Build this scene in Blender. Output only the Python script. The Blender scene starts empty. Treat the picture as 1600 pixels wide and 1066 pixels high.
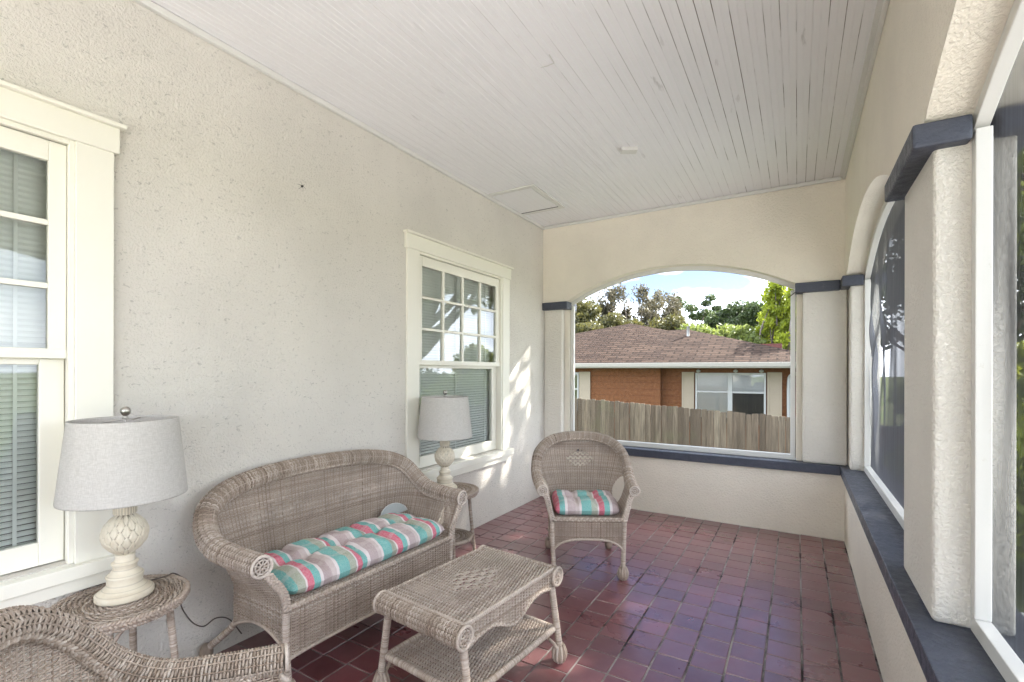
import bpy, math, random
import numpy as np
from math import sin, cos, pi, radians
random.seed(7); RNG = np.random.default_rng(7)
SC = bpy.context.scene
COL = SC.collection

# ------------------------------------------------------------ camera, sky, sun
W, L, H = 2.905, 4.988, 3.132          # porch width, front end wall, ceiling
YB = -1.9                              # rear end of the porch (open)
YARD = -0.9
cd = bpy.data.cameras.new('camera'); cam = bpy.data.objects.new('camera', cd); COL.objects.link(cam)
cd.sensor_width = 36; cd.lens = 747.5/1600*36; cd.shift_y = 46.9/1600; cd.clip_end = 600; cd.clip_start = 0.05
cam.location = (2.554, 0, 1.45)
cam.rotation_mode = 'XYZ'
from mathutils import Matrix, Vector
_y = radians(30.806)
cam.matrix_world = Matrix.Translation((2.554, 0, 1.45)) @ Matrix.Rotation(_y, 4, 'Z') @ Matrix.Rotation(radians(90), 4, 'X') @ Matrix.Rotation(radians(0.1624), 4, 'Z')
SC.camera = cam
SUN_AZ, SUN_EL = 40.0, 39.5            # azimuth from +Y towards +X
wd = bpy.data.worlds.new('World'); SC.world = wd; wd.use_nodes = True
nt = wd.node_tree; nt.nodes.clear()
out = nt.nodes.new('ShaderNodeOutputWorld'); bg = nt.nodes.new('ShaderNodeBackground')
sky = nt.nodes.new('ShaderNodeTexSky'); sky.sky_type = 'NISHITA'; sky.sun_disc = False
sky.sun_elevation = radians(SUN_EL); sky.sun_rotation = radians(SUN_AZ); sky.air_density = 0.8; sky.dust_density = 0.0; sky.ozone_density = 3.0
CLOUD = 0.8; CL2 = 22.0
tc = nt.nodes.new('ShaderNodeTexCoord'); mp = nt.nodes.new('ShaderNodeMapping'); mp.inputs['Scale'].default_value = (1.3, 1.3, 4.0)
mp.inputs['Location'].default_value = (0.35, 0.1, -0.35)
nz = nt.nodes.new('ShaderNodeTexNoise'); nz.inputs['Scale'].default_value = 1.6; nz.inputs['Detail'].default_value = 7; nz.inputs['Roughness'].default_value = 0.52
cr = nt.nodes.new('ShaderNodeValToRGB'); cr.color_ramp.elements[0].position = 0.53; cr.color_ramp.elements[1].position = 0.62
spz = nt.nodes.new('ShaderNodeSeparateXYZ'); nt.links.new(tc.outputs['Generated'], spz.inputs[0]); mz = nt.nodes.new('ShaderNodeMath'); mz.operation = 'MULTIPLY_ADD'; mz.inputs[1].default_value = -1.5; mz.inputs[2].default_value = 0.37; mz2 = nt.nodes.new('ShaderNodeMath'); mz2.operation = 'ADD'; nt.links.new(spz.outputs[2], mz.inputs[0]); nt.links.new(mz.outputs[0], mz2.inputs[0])
mx = nt.nodes.new('ShaderNodeMix'); mx.data_type = 'RGBA'
nt.links.new(tc.outputs['Generated'], mp.inputs[0]); nt.links.new(mp.outputs[0], nz.inputs['Vector']); nt.links.new(nz.outputs['Fac'], mz2.inputs[1]); nt.links.new(mz2.outputs[0], cr.inputs[0])
# unseen bright cloud added around the view to light the porch; blue gap north west
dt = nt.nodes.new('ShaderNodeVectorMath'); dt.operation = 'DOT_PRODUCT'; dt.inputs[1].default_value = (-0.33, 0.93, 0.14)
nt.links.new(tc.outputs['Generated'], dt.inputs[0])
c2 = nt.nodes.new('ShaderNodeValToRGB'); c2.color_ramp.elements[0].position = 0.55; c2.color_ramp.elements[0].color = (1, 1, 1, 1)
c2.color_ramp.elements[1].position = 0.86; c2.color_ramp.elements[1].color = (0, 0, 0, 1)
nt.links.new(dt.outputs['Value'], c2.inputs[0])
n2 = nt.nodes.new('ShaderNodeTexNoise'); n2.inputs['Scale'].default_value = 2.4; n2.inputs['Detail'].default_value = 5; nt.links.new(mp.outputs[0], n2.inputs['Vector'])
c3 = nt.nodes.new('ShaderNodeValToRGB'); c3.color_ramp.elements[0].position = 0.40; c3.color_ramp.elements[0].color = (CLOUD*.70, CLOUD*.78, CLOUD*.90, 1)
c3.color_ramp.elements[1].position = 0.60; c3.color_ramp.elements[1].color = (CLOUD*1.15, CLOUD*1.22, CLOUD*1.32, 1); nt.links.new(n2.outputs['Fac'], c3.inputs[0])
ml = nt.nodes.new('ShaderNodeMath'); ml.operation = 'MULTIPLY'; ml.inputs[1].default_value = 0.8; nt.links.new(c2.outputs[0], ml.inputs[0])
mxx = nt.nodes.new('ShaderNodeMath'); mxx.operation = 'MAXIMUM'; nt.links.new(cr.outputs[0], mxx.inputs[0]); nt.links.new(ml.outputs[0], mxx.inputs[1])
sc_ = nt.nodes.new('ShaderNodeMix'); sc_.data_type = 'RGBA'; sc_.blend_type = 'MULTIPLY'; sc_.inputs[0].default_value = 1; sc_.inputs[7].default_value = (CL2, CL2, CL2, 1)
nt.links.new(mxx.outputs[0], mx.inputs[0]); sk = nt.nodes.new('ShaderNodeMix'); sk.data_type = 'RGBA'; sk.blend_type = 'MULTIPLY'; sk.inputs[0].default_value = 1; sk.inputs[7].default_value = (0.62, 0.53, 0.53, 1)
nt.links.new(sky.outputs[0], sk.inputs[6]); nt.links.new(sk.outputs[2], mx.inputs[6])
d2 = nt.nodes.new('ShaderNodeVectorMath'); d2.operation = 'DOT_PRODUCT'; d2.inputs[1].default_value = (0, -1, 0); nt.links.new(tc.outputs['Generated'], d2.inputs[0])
c4 = nt.nodes.new('ShaderNodeValToRGB'); c4.color_ramp.elements[0].position = 0.25; c4.color_ramp.elements[0].color = (1, 1, 1, 1); c4.color_ramp.elements[1].position = 0.8; c4.color_ramp.elements[1].color = (.55, .57, .6, 1)  # unseen cloud behind the camera dimmed to weaken light on the pillar faces
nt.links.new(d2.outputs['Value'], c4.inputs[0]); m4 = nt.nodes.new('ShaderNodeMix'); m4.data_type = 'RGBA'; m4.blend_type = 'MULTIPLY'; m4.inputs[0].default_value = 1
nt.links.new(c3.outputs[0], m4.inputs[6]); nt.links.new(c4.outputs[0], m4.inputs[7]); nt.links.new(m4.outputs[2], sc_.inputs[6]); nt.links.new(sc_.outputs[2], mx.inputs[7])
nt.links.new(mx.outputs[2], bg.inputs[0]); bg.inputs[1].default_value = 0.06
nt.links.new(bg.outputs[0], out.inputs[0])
sl = bpy.data.lights.new('sun', 'SUN'); sl.energy = 4.0; sl.angle = radians(0.5); sl.color = (1.0, 0.94, 0.85)
so = bpy.data.objects.new('sun', sl); COL.objects.link(so)
_a, _e = radians(SUN_AZ), radians(SUN_EL)
SDIR = Vector((sin(_a)*cos(_e), cos(_a)*cos(_e), sin(_e)))
so.rotation_euler = SDIR.to_track_quat('Z', 'Y').to_euler(); so.location = SDIR*40
SC.view_settings.view_transform = 'Standard'; SC.view_settings.look = 'None'
SC.view_settings.exposure = 3.15; SC.view_settings.gamma = 1.0
SC.render.engine = 'CYCLES'
SC.cycles.max_bounces = 10; SC.cycles.diffuse_bounces = 6; SC.cycles.transparent_max_bounces = 24

# ------------------------------------------------------------ materials
def srgb(r, g, b):
    return tuple(((c/255)/12.92 if c/255 <= 0.04045 else ((c/255+0.055)/1.055)**2.4) for c in (r, g, b))
class NT:
    def __init__(s, name):
        s.m = bpy.data.materials.new(name); s.m.use_nodes = True; s.n = s.m.node_tree; s.n.nodes.clear()
        s.out = s.add('ShaderNodeOutputMaterial'); s.b = s.add('ShaderNodeBsdfPrincipled'); s.link(s.b.outputs[0], s.out.inputs[0])
        s.tc = s.add('ShaderNodeTexCoord')
    def add(s, t, **k):
        n = s.n.nodes.new(t)
        for a, v in k.items(): setattr(n, a, v)
        return n
    def link(s, a, b): s.n.links.new(a, b)
    def mapping(s, scale=(1, 1, 1), rot=(0, 0, 0), loc=(0, 0, 0), src='Object'):
        m = s.add('ShaderNodeMapping'); m.inputs['Scale'].default_value = scale; m.inputs['Rotation'].default_value = rot; m.inputs['Location'].default_value = loc
        s.link(s.tc.outputs[src], m.inputs[0]); return m.outputs[0]
    def noise(s, scale, detail=4, rough=0.55, vec=None, dist=0):
        n = s.add('ShaderNodeTexNoise'); n.inputs['Scale'].default_value = scale; n.inputs['Detail'].default_value = detail
        n.inputs['Roughness'].default_value = rough; n.inputs['Distortion'].default_value = dist
        s.link(vec if vec is not None else s.tc.outputs['Object'], n.inputs['Vector']); return n.outputs['Fac']
    def voro(s, scale, vec=None, feature='F1'):
        n = s.add('ShaderNodeTexVoronoi', feature=feature); n.inputs['Scale'].default_value = scale
        s.link(vec if vec is not None else s.tc.outputs['Object'], n.inputs['Vector']); return n
    def ramp(s, fac, stops, interp='LINEAR'):
        r = s.add('ShaderNodeValToRGB'); e = r.color_ramp; e.interpolation = interp
        while len(e.elements) < len(stops): e.elements.new(0.5)
        for i, (p, c) in enumerate(stops):
            e.elements[i].position = p; e.elements[i].color = (*c, 1) if not isinstance(c, (int, float)) else (c, c, c, 1)
        s.link(fac, r.inputs[0]); return r.outputs[0]
    def mix(s, fac, a, b, mode='MIX'):
        m = s.add('ShaderNodeMix', data_type='RGBA', blend_type=mode)
        for i, v in ((0, fac), (6, a), (7, b)):
            if hasattr(v, 'is_output') or hasattr(v, 'links'): s.link(v, m.inputs[i])
            elif isinstance(v, (int, float)): m.inputs[i].default_value = v if i == 0 else (v, v, v, 1)
            else: m.inputs[i].default_value = (*v, 1)
        return m.outputs[2]
    def math(s, op, a, b=0.0, c=0.0):
        m = s.add('ShaderNodeMath', operation=op)
        for i, v in enumerate((a, b, c)):
            if isinstance(v, (int, float)): m.inputs[i].default_value = v
            else: s.link(v, m.inputs[i])
        return m.outputs[0]
    def bump(s, h, strength=0.5, dist=0.01, prev=None):
        b = s.add('ShaderNodeBump'); b.inputs['Strength'].default_value = strength; b.inputs['Distance'].default_value = dist
        s.link(h, b.inputs['Height'])
        if prev is not None: s.link(prev, b.inputs['Normal'])
        return b.outputs[0]
    def done(s, color=None, rough=0.6, normal=None, spec=0.5, metal=0):
        if color is not None:
            if isinstance(color, tuple): s.b.inputs['Base Color'].default_value = (*color, 1)
            else: s.link(color, s.b.inputs['Base Color'])
        if isinstance(rough, (int, float)): s.b.inputs['Roughness'].default_value = rough
        else: s.link(rough, s.b.inputs['Roughness'])
        if normal is not None: s.link(normal, s.b.inputs['Normal'])
        s.b.inputs['Specular IOR Level'].default_value = spec; s.b.inputs['Metallic'].default_value = metal
        return s.m
def sep(t, vec):
    n = t.add('ShaderNodeSeparateXYZ'); t.link(vec, n.inputs[0]); return n.outputs

def stucco(name, col, pits=0.0, scale=60, dist=0.006, strength=0.6):
    t = NT(name)
    big = t.noise(1.3, 4); c = t.mix(t.ramp(big, [(0.35, 0.0), (0.65, 1.0)]), tuple(x*0.93 for x in col), tuple(min(1, x*1.03) for x in col))
    n1 = t.noise(scale, 5, 0.6, dist=0.4); n2 = t.noise(scale*2.7, 3, 0.6)
    h = t.math('ADD', t.ramp(n1, [(0.38, 0.0), (0.6, 1.0)]), t.math('MULTIPLY', n2, 0.6))
    if pits:
        v = t.noise(44, 2, 0.5, dist=1.2, vec=t.mapping((1, 1, 1.6)))
        p = t.ramp(v, [(0.31, 1.0), (0.36, 0.0)])
        c = t.mix(t.math('MULTIPLY', p, pits), c, tuple(x*0.55 for x in col)); h = t.math('SUBTRACT', h, t.math('MULTIPLY', p, 1.2))
    dirt = t.ramp(t.noise(6, 6, 0.7), [(0.62, 0.0), (0.75, 1.0)])
    c = t.mix(t.math('MULTIPLY', dirt, 0.10), c, tuple(x*0.7 for x in col))
    return t.done(c, 0.75, t.bump(h, strength, dist), 0.3)
M = {}
M['stucco_house'] = stucco('house_stucco', (0.695, 0.662, 0.605), 0.55, 85, 0.0045, 0.65)
M['stucco_cream'] = stucco('cream_stucco', (0.84, 0.785, 0.68), 0, 66, 0.007, 0.62)
M['stucco_pillar'] = stucco('pillar_stucco', (0.80, 0.765, 0.69), 0, 64, 0.008, 0.72)
def paint(name, col, rough=0.4, chip=None, amt=0.5, sc=9):
    t = NT(name)
    c = t.mix(t.noise(5, 4), tuple(x*0.95 for x in col), col)
    if chip is not None:
        m_ = t.ramp(t.noise(sc, 8, 0.75), [(0.63, 0.0), (0.67, 1.0)])
        c = t.mix(t.math('MULTIPLY', m_, amt), c, chip)
    return t.done(c, rough, t.bump(t.noise(70, 4), 0.15, 0.002), 0.5)
M['trim'] = paint('cream_trim_paint', (0.82, 0.80, 0.71), 0.38)
M['white'] = paint('white_paint', (0.66, 0.655, 0.625), 0.4, (0.5, 0.48, 0.42), 0.35, 20)
t = NT('navy_paint')
c = t.mix(t.noise(30, 6, 0.7), (0.032, 0.038, 0.058), (0.062, 0.071, 0.100))
c = t.mix(t.math('MULTIPLY', t.ramp(t.noise(45, 7, 0.7, dist=0.6), [(0.60, 0.0), (0.70, 1.0)]), 0.30), c, (0.18, 0.19, 0.22))
M['navy'] = t.done(c, t.ramp(t.noise(25, 5, 0.7), [(0.3, 0.3), (0.7, 0.6)]), t.bump(t.noise(22, 7, 0.65), 0.9, 0.010), 0.5)
# ceiling boards run along Y
t = NT('ceiling_boards'); xyz = sep(t, t.tc.outputs['Object'])
col = (0.80, 0.795, 0.805)
c = t.mix(t.noise(1.8, 4), tuple(x*0.93 for x in col), col)
fr = t.math('FRACT', t.math('DIVIDE', xyz[0], 0.067))
d = t.math('ABSOLUTE', t.math('SUBTRACT', fr, 0.5))            # 0.5 at seams
seam = t.ramp(d, [(0.462, 0.0), (0.49, 1.0)])
gapn = t.noise(1.0, 5, 0.7, vec=t.mapping((14.9, 0.95, 1)))
gap = t.ramp(gapn, [(0.46, 0.0), (0.56, 1.0)])
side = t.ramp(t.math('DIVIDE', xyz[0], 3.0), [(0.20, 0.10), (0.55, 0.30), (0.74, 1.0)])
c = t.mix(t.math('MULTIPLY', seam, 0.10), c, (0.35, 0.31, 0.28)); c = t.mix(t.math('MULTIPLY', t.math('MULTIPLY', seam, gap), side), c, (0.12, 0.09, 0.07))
sm = t.ramp(t.noise(1.0, 4, 0.6, vec=t.mapping((14.9, 2.6, 1), loc=(3, 1, 0))), [(0.68, 0.0), (0.76, 1.0)])
c = t.mix(t.math('MULTIPLY', sm, 0.45), c, (0.30, 0.28, 0.27))
M['ceiling'] = t.done(c, 0.5, t.bump(t.noise(40, 4), 0.1, 0.002), 0.4)
# quarry tiles, tone attribute per tile
t = NT('quarry_tile'); at = t.add('ShaderNodeAttribute', attribute_name='tone'); tn = sep(t, at.outputs['Vector'])
c = t.ramp(tn[0], [(0.0, (0.115, 0.028, 0.030)), (0.5, (0.16, 0.042, 0.046)), (0.85, (0.19, 0.056, 0.060)), (1.0, (0.22, 0.082, 0.084))])
c = t.mix(t.ramp(t.noise(11, 6, 0.65), [(0.40, 0.0), (0.9, 0.45)]), c, (0.22, 0.12, 0.125))
c = t.mix(t.math('MULTIPLY', t.ramp(t.noise(1.1, 3, 0.5), [(0.30, 0.0), (0.75, 1.0)]), 0.5), c, (0.17, 0.095, 0.105))
rg = t.ramp(t.noise(2.5, 4, 0.6), [(0.3, 0.22), (0.7, 0.42)])
t.b.inputs['Coat Weight'].default_value = 0.5; t.b.inputs['Coat Roughness'].default_value = 0.24; t.b.inputs['Coat IOR'].default_value = 1.6
nm_ = t.bump(t.noise(18, 4), 0.07, 0.004); t.link(nm_, t.b.inputs['Coat Normal'])
M['tile'] = t.done(c, rg, nm_, 0.7)
t = NT('grout'); c = t.ramp(t.noise(2.5, 5, 0.7), [(0.40, (0.035, 0.03, 0.03)), (0.60, (0.34, 0.32, 0.30))])
M['grout'] = t.done(c, 0.85, t.bump(t.noise(120, 4), 0.5, 0.004), 0.2)
# wicker, tone attribute per strand
def wicker(name, dark, mid, light):
    t = NT(name); at = t.add('ShaderNodeAttribute', attribute_name='tone'); tn = sep(t, at.outputs['Vector'])
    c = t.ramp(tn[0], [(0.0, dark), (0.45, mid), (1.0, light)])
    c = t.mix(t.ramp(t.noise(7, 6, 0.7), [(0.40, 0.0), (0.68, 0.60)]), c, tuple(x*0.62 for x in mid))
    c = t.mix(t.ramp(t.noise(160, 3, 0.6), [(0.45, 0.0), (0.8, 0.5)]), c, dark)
    return t.done(c, 0.62, t.bump(t.noise(300, 2), 0.3, 0.001), 0.35)
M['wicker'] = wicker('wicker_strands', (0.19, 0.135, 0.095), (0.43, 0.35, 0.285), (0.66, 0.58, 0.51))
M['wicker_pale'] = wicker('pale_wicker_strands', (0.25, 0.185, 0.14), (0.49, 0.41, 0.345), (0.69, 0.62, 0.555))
# cushion plaid
def plaid(name, period, off):
    t = NT(name); xyz = sep(t, t.tc.outputs['Object'])
    x = t.math('ADD', xyz[0], t.math('MULTIPLY', t.noise(60, 2), 0.004))
    f = t.math('FRACT', t.math('ADD', t.math('DIVIDE', x, period), off))
    teal = (0.13, 0.40, 0.375); sage = (0.34, 0.37, 0.29); rose = (0.57, 0.125, 0.19); mau = (0.42, 0.33, 0.33); wh = (0.68, 0.62, 0.62)
    c = t.ramp(f, [(0.0, teal), (0.17, sage), (0.31, wh), (0.34, rose), (0.46, teal), (0.58, wh), (0.64, mau), (0.82, (0.52, 0.44, 0.43)), (0.90, wh), (0.95, teal)], 'CONSTANT')
    f2 = t.math('FRACT', t.math('DIVIDE', xyz[1], 0.23))
    c = t.mix(t.ramp(f2, [(0.0, 0.0), (0.30, 0.22), (0.42, 0.0), (0.70, 0.15), (0.78, 0.0)], 'CONSTANT'), c, (0.66, 0.60, 0.58))
    th = t.noise(260, 2, 0.5, vec=t.mapping((1, 0.25, 1))); c = t.mix(t.ramp(th, [(0.35, 0.0), (0.7, 0.28)]), c, (0.72, 0.68, 0.66))
    return t.done(c, 0.85, t.bump(t.noise(420, 3), 0.35, 0.002, t.bump(t.noise(22, 5, 0.6, dist=0.8), 0.55, 0.012)), 0.2)
M['plaid'] = plaid('plaid_fabric', 0.275, 0.92)
M['plaid_small'] = plaid('plaid_fabric_small', 0.315, 0.08)
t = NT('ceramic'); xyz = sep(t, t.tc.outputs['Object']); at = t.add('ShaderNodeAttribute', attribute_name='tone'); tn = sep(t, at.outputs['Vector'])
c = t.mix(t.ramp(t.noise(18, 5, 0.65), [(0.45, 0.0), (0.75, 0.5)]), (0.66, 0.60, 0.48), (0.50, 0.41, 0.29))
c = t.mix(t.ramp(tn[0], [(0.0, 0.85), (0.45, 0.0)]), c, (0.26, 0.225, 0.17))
M['ceramic'] = t.done(c, 0.55, t.bump(t.noise(60, 4), 0.2, 0.002), 0.4)
t = NT('linen'); th = t.math('ADD', t.noise(420, 2, 0.5, vec=t.mapping((1, 1, 0.12))), t.noise(420, 2, 0.5, vec=t.mapping((0.12, 0.12, 1))))
c = t.mix(t.ramp(t.math('MULTIPLY', th, 0.5), [(0.38, 0.0), (0.62, 1.0)]), (0.46, 0.44, 0.41), (0.56, 0.54, 0.51))
M['linen'] = t.done(c, 0.9, t.bump(th, 0.2, 0.001), 0.1)
M['nickel'] = NT('nickel').done((0.45, 0.43, 0.40), 0.3, metal=1.0)
M['cord'] = NT('cord').done((0.09, 0.07, 0.055), 0.5)
M['dark'] = NT('dark_wood').done((0.03, 0.028, 0.025), 0.6)
M['room'] = NT('room_paint').done((0.18, 0.18, 0.17), 0.9)
t = NT('blind_slat'); M['blind'] = t.done((0.90, 0.91, 0.88), 0.45)
def glass(name, tint=(0.86, 0.92, 0.89), gl=0.0):
    t = NT(name); t.n.nodes.remove(t.b)
    tr = t.add('ShaderNodeBsdfTransparent'); tr.inputs[0].default_value = (*tint, 1)
    g = t.add('ShaderNodeBsdfGlossy'); g.inputs['Roughness'].default_value = 0.015
    f = t.add('ShaderNodeFresnel'); f.inputs['IOR'].default_value = 1.9
    t.link(t.bump(t.noise(2.0, 2), 0.05, 0.02), g.inputs['Normal'])
    m = t.add('ShaderNodeMixShader'); t.link(f.outputs[0], m.inputs[0]); t.link(tr.outputs[0], m.inputs[1]); t.link(g.outputs[0], m.inputs[2])
    t.link(m.outputs[0], t.out.inputs[0]); return t.m
M['glass'] = glass('window_glass', (0.95, 0.98, 0.965)); M['glass_far'] = glass('neighbour_glass', (0.93, 0.95, 0.95))
def screen(name, op, col):
    t = NT(name); tr = t.add('ShaderNodeBsdfTransparent'); df = t.add('ShaderNodeBsdfDiffuse')
    v = t.noise(1.0, 5, 0.6, vec=t.mapping((60, 60, 1.5)))
    t.link(t.mix(v, tuple(x*0.6 for x in col), tuple(x*1.5 for x in col)), df.inputs[0])
    m = t.add('ShaderNodeMixShader'); # woven wire: the open share of the mesh shrinks as 1/cos of the angle of incidence, as in real screen cloth
    ge = t.add('ShaderNodeNewGeometry'); dp = t.add('ShaderNodeVectorMath', operation='DOT_PRODUCT'); t.link(ge.outputs['Incoming'], dp.inputs[0]); t.link(ge.outputs['Normal'], dp.inputs[1])
    cs = t.math('MAXIMUM', t.math('ABSOLUTE', dp.outputs['Value']), 0.05); opn = t.math('SUBTRACT', 1.0-op+0.03, t.math('MULTIPLY', v, 0.06))
    t.link(t.math('SUBTRACT', 1.0, t.math('POWER', opn, t.math('DIVIDE', 1.0, cs))), m.inputs[0])
    t.link(tr.outputs[0], m.inputs[1]); t.link(df.outputs[0], m.inputs[2]); t.link(m.outputs[0], t.out.inputs[0])
    t.n.nodes.remove(t.b); return t.m
M['screen'] = screen('insect_screen', 0.36, (0.08, 0.083, 0.095)); M['screen_dense'] = screen('dense_insect_screen', 0.39, (0.15, 0.155, 0.175)); M['screen_thin'] = screen('thin_insect_screen', 0.06, (0.12, 0.12, 0.13))
# outdoors
t = NT('fence_wood'); at = t.add('ShaderNodeAttribute', attribute_name='tone'); tn = sep(t, at.outputs['Vector'])
c = t.ramp(tn[0], [(0.0, (0.080, 0.060, 0.043)), (0.5, (0.135, 0.104, 0.076)), (1.0, (0.19, 0.155, 0.115))])
g = t.noise(1.0, 6, 0.7, vec=t.mapping((32, 32, 2.2)))
c = t.mix(t.ramp(g, [(0.38, 0.0), (0.66, 0.85)]), c, (0.055, 0.043, 0.033))
c = t.mix(t.ramp(t.noise(1.1, 5, 0.7), [(0.52, 0.0), (0.72, 0.45)]), c, (0.10, 0.115, 0.055))
M['fence'] = t.done(c, 0.85, t.bump(g, 0.6, 0.01), 0.2)
t = NT('orange_siding'); xyz = sep(t, t.tc.outputs['Object'])
f = t.math('FRACT', t.math('DIVIDE', xyz[2], 0.2)); ln = t.ramp(f, [(0.0, 1.0), (0.14, 0.0)])
c = t.mix(t.ramp(t.noise(12, 8, 0.8), [(0.35, 0.0), (0.65, 1.0)]), (0.090, 0.034, 0.013), (0.175, 0.072, 0.031)); c = t.mix(t.math('MULTIPLY', ln, 0.5), c, (0.05, 0.018, 0.01))
M['siding'] = t.done(c, 0.8, t.bump(t.noise(40, 6), 0.6, 0.02), 0.2)
t = NT('shingles'); b = t.add('ShaderNodeTexBrick'); b.inputs['Scale'].default_value = 1.0; b.inputs['Brick Width'].default_value = 0.42; b.inputs['Row Height'].default_value = 0.15
b.inputs['Mortar Size'].default_value = 0.025; b.inputs['Color1'].default_value = (0.060, 0.040, 0.030, 1); b.inputs['Color2'].default_value = (0.030, 0.020, 0.016, 1); b.inputs['Mortar'].default_value = (0.014, 0.010, 0.008, 1)
t.link(t.mapping((1, 1, 1)), b.inputs['Vector'])
c = t.mix(t.ramp(t.noise(3.5, 8, 0.8, vec=t.mapping((1, 2.5, 1))), [(0.48, 0.0), (0.75, 0.5)]), b.outputs['Color'], (0.070, 0.052, 0.043))
c = t.mix(t.ramp(t.noise(45, 3, 0.7), [(0.4, 0.0), (0.8, 0.5)]), c, (0.022, 0.015, 0.012))
M['shingle'] = t.done(c, 0.95, t.bump(t.noise(50, 4), 0.6, 0.02), 0.05)
M['gutter'] = paint('gutter_paint', (0.24, 0.225, 0.195), 0.5, (0.11, 0.17, 0.12), 0.7, 5)
M['shutter'] = paint('shutter_paint', (0.27, 0.22, 0.165), 0.6)
M['pvc'] = paint('white_vinyl', (0.32, 0.32, 0.32), 0.4)
M['brick'] = paint('red_brick', (0.12, 0.038, 0.030), 0.85, (0.3, 0.2, 0.17), 0.6, 30)
M['curtain'] = paint('pale_curtain', (0.55, 0.55, 0.54), 0.9)
t = NT('grass'); c = t.mix(t.noise(3, 8, 0.7), (0.05, 0.085, 0.02), (0.13, 0.16, 0.05)); c = t.mix(t.ramp(t.noise(0.4, 4), [(0.5, 0.0), (0.7, 0.7)]), c, (0.26, 0.22, 0.14))
M['grass'] = t.done(c, 0.95, t.bump(t.noise(30, 5), 0.6, 0.05), 0.1)
M['concrete'] = paint('pale_concrete', (0.64, 0.63, 0.60), 0.85, (0.3, 0.28, 0.25), 0.5, 4)
t = NT('bark'); c = t.mix(t.noise(8, 6, 0.7, vec=t.mapping((4, 4, 0.8))), (0.06, 0.048, 0.04), (0.20, 0.17, 0.15))
M['bark'] = t.done(c, 0.9, t.bump(t.noise(20, 5), 0.8, 0.05), 0.1)
def leaf(name, a, b, tr=0.35):
    t = NT(name); at = t.add('ShaderNodeAttribute', attribute_name='tone'); tn = sep(t, at.outputs['Vector'])
    c = t.ramp(tn[0], [(0.0, a), (1.0, b)]); t.done(c, 0.55, None, 0.3)
    ts = t.add('ShaderNodeBsdfTranslucent'); t.link(t.mix(0.5, c, tuple(min(1, x*1.6) for x in b)), ts.inputs[0])
    m = t.add('ShaderNodeMixShader'); m.inputs[0].default_value = tr
    t.link(t.b.outputs[0], m.inputs[1]); t.link(ts.outputs[0], m.inputs[2]); t.link(m.outputs[0], t.out.inputs[0]); return t.m
M['leaf_olive'] = leaf('olive_leaves', (0.022, 0.026, 0.008), (0.095, 0.088, 0.026), 0.3)
M['leaf_moss'] = leaf('mossy_leaves', (0.030, 0.028, 0.018), (0.095, 0.082, 0.046), 0.3)
M['leaf_dark'] = leaf('dark_leaves', (0.018, 0.032, 0.012), (0.060, 0.085, 0.025), 0.25)
M['leaf_bright'] = leaf('bright_leaves', (0.08, 0.12, 0.012), (0.30, 0.34, 0.03), 0.5)
M['leaf_mid'] = leaf('mid_leaves', (0.045, 0.07, 0.015), (0.16, 0.19, 0.045), 0.35)

# ------------------------------------------------------------ mesh building
class MB:
    def __init__(s): s.v = []; s.q = []; s.p = []; s.t = []; s.n = 0
    def add(s, v, quads=None, polys=None, tone=0.5):
        v = np.asarray(v, float).reshape(-1, 3); s.v.append(v)
        tt = np.full(len(v), tone) if np.isscalar(tone) else np.asarray(tone, float).ravel(); s.t.append(tt)
        if quads is not None and len(quads): s.q.append(np.asarray(quads, int)+s.n)
        if polys:
            for p in polys: s.p.append([i+s.n for i in p])
        s.n += len(v)
    def build(s, name, mat, parent=None, smooth=False, bevel=0, seg=2, loc=None):
        v = np.concatenate(s.v); q = np.concatenate(s.q) if s.q else np.zeros((0, 4), int)
        if loc is not None: v = v-np.array(loc)
        me = bpy.data.meshes.new(name); nl = q.size+sum(len(p) for p in s.p); npoly = len(q)+len(s.p)
        me.vertices.add(len(v)); me.vertices.foreach_set('co', v.ravel().astype(np.float32))
        me.loops.add(nl); li = np.concatenate([q.ravel()]+[np.array(p, int) for p in s.p]) if npoly else np.zeros(0, int)
        me.loops.foreach_set('vertex_index', li.astype(np.int32))
        me.polygons.add(npoly)
        tot = np.concatenate([np.full(len(q), 4), np.array([len(p) for p in s.p], int)]); st = np.concatenate([[0], np.cumsum(tot)[:-1]])
        me.polygons.foreach_set('loop_start', st.astype(np.int32)); 
        try: me.polygons.foreach_set('loop_total', tot.astype(np.int32))
        except Exception: pass
        me.polygons.foreach_set('use_smooth', np.full(npoly, bool(smooth)))
        me.update(calc_edges=True)
        a = me.attributes.new('tone', 'FLOAT_VECTOR', 'POINT'); t3 = np.repeat(np.concatenate(s.t)[:, None], 3, 1); a.data.foreach_set('vector', t3.ravel().astype(np.float32))
        me.validate()
        me.materials.append(M[mat] if isinstance(mat, str) else mat)
        o = bpy.data.objects.new(name, me); COL.objects.link(o)
        if parent is not None: o.parent = parent
        if loc is not None: o.location = loc
        if bevel:
            b = o.modifiers.new('bevel', 'BEVEL'); b.width = bevel; b.segments = seg; b.limit_method = 'ANGLE'; b.angle_limit = radians(40)
        return o
def box(mb, x0, x1, y0, y1, z0, z1, tone=0.5):
    v = [(x, y, z) for z in (z0, z1) for y in (y0, y1) for x in (x0, x1)]
    mb.add(v, [(0, 2, 3, 1), (4, 5, 7, 6), (0, 1, 5, 4), (2, 6, 7, 3), (0, 4, 6, 2), (1, 3, 7, 5)], tone=tone)
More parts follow.
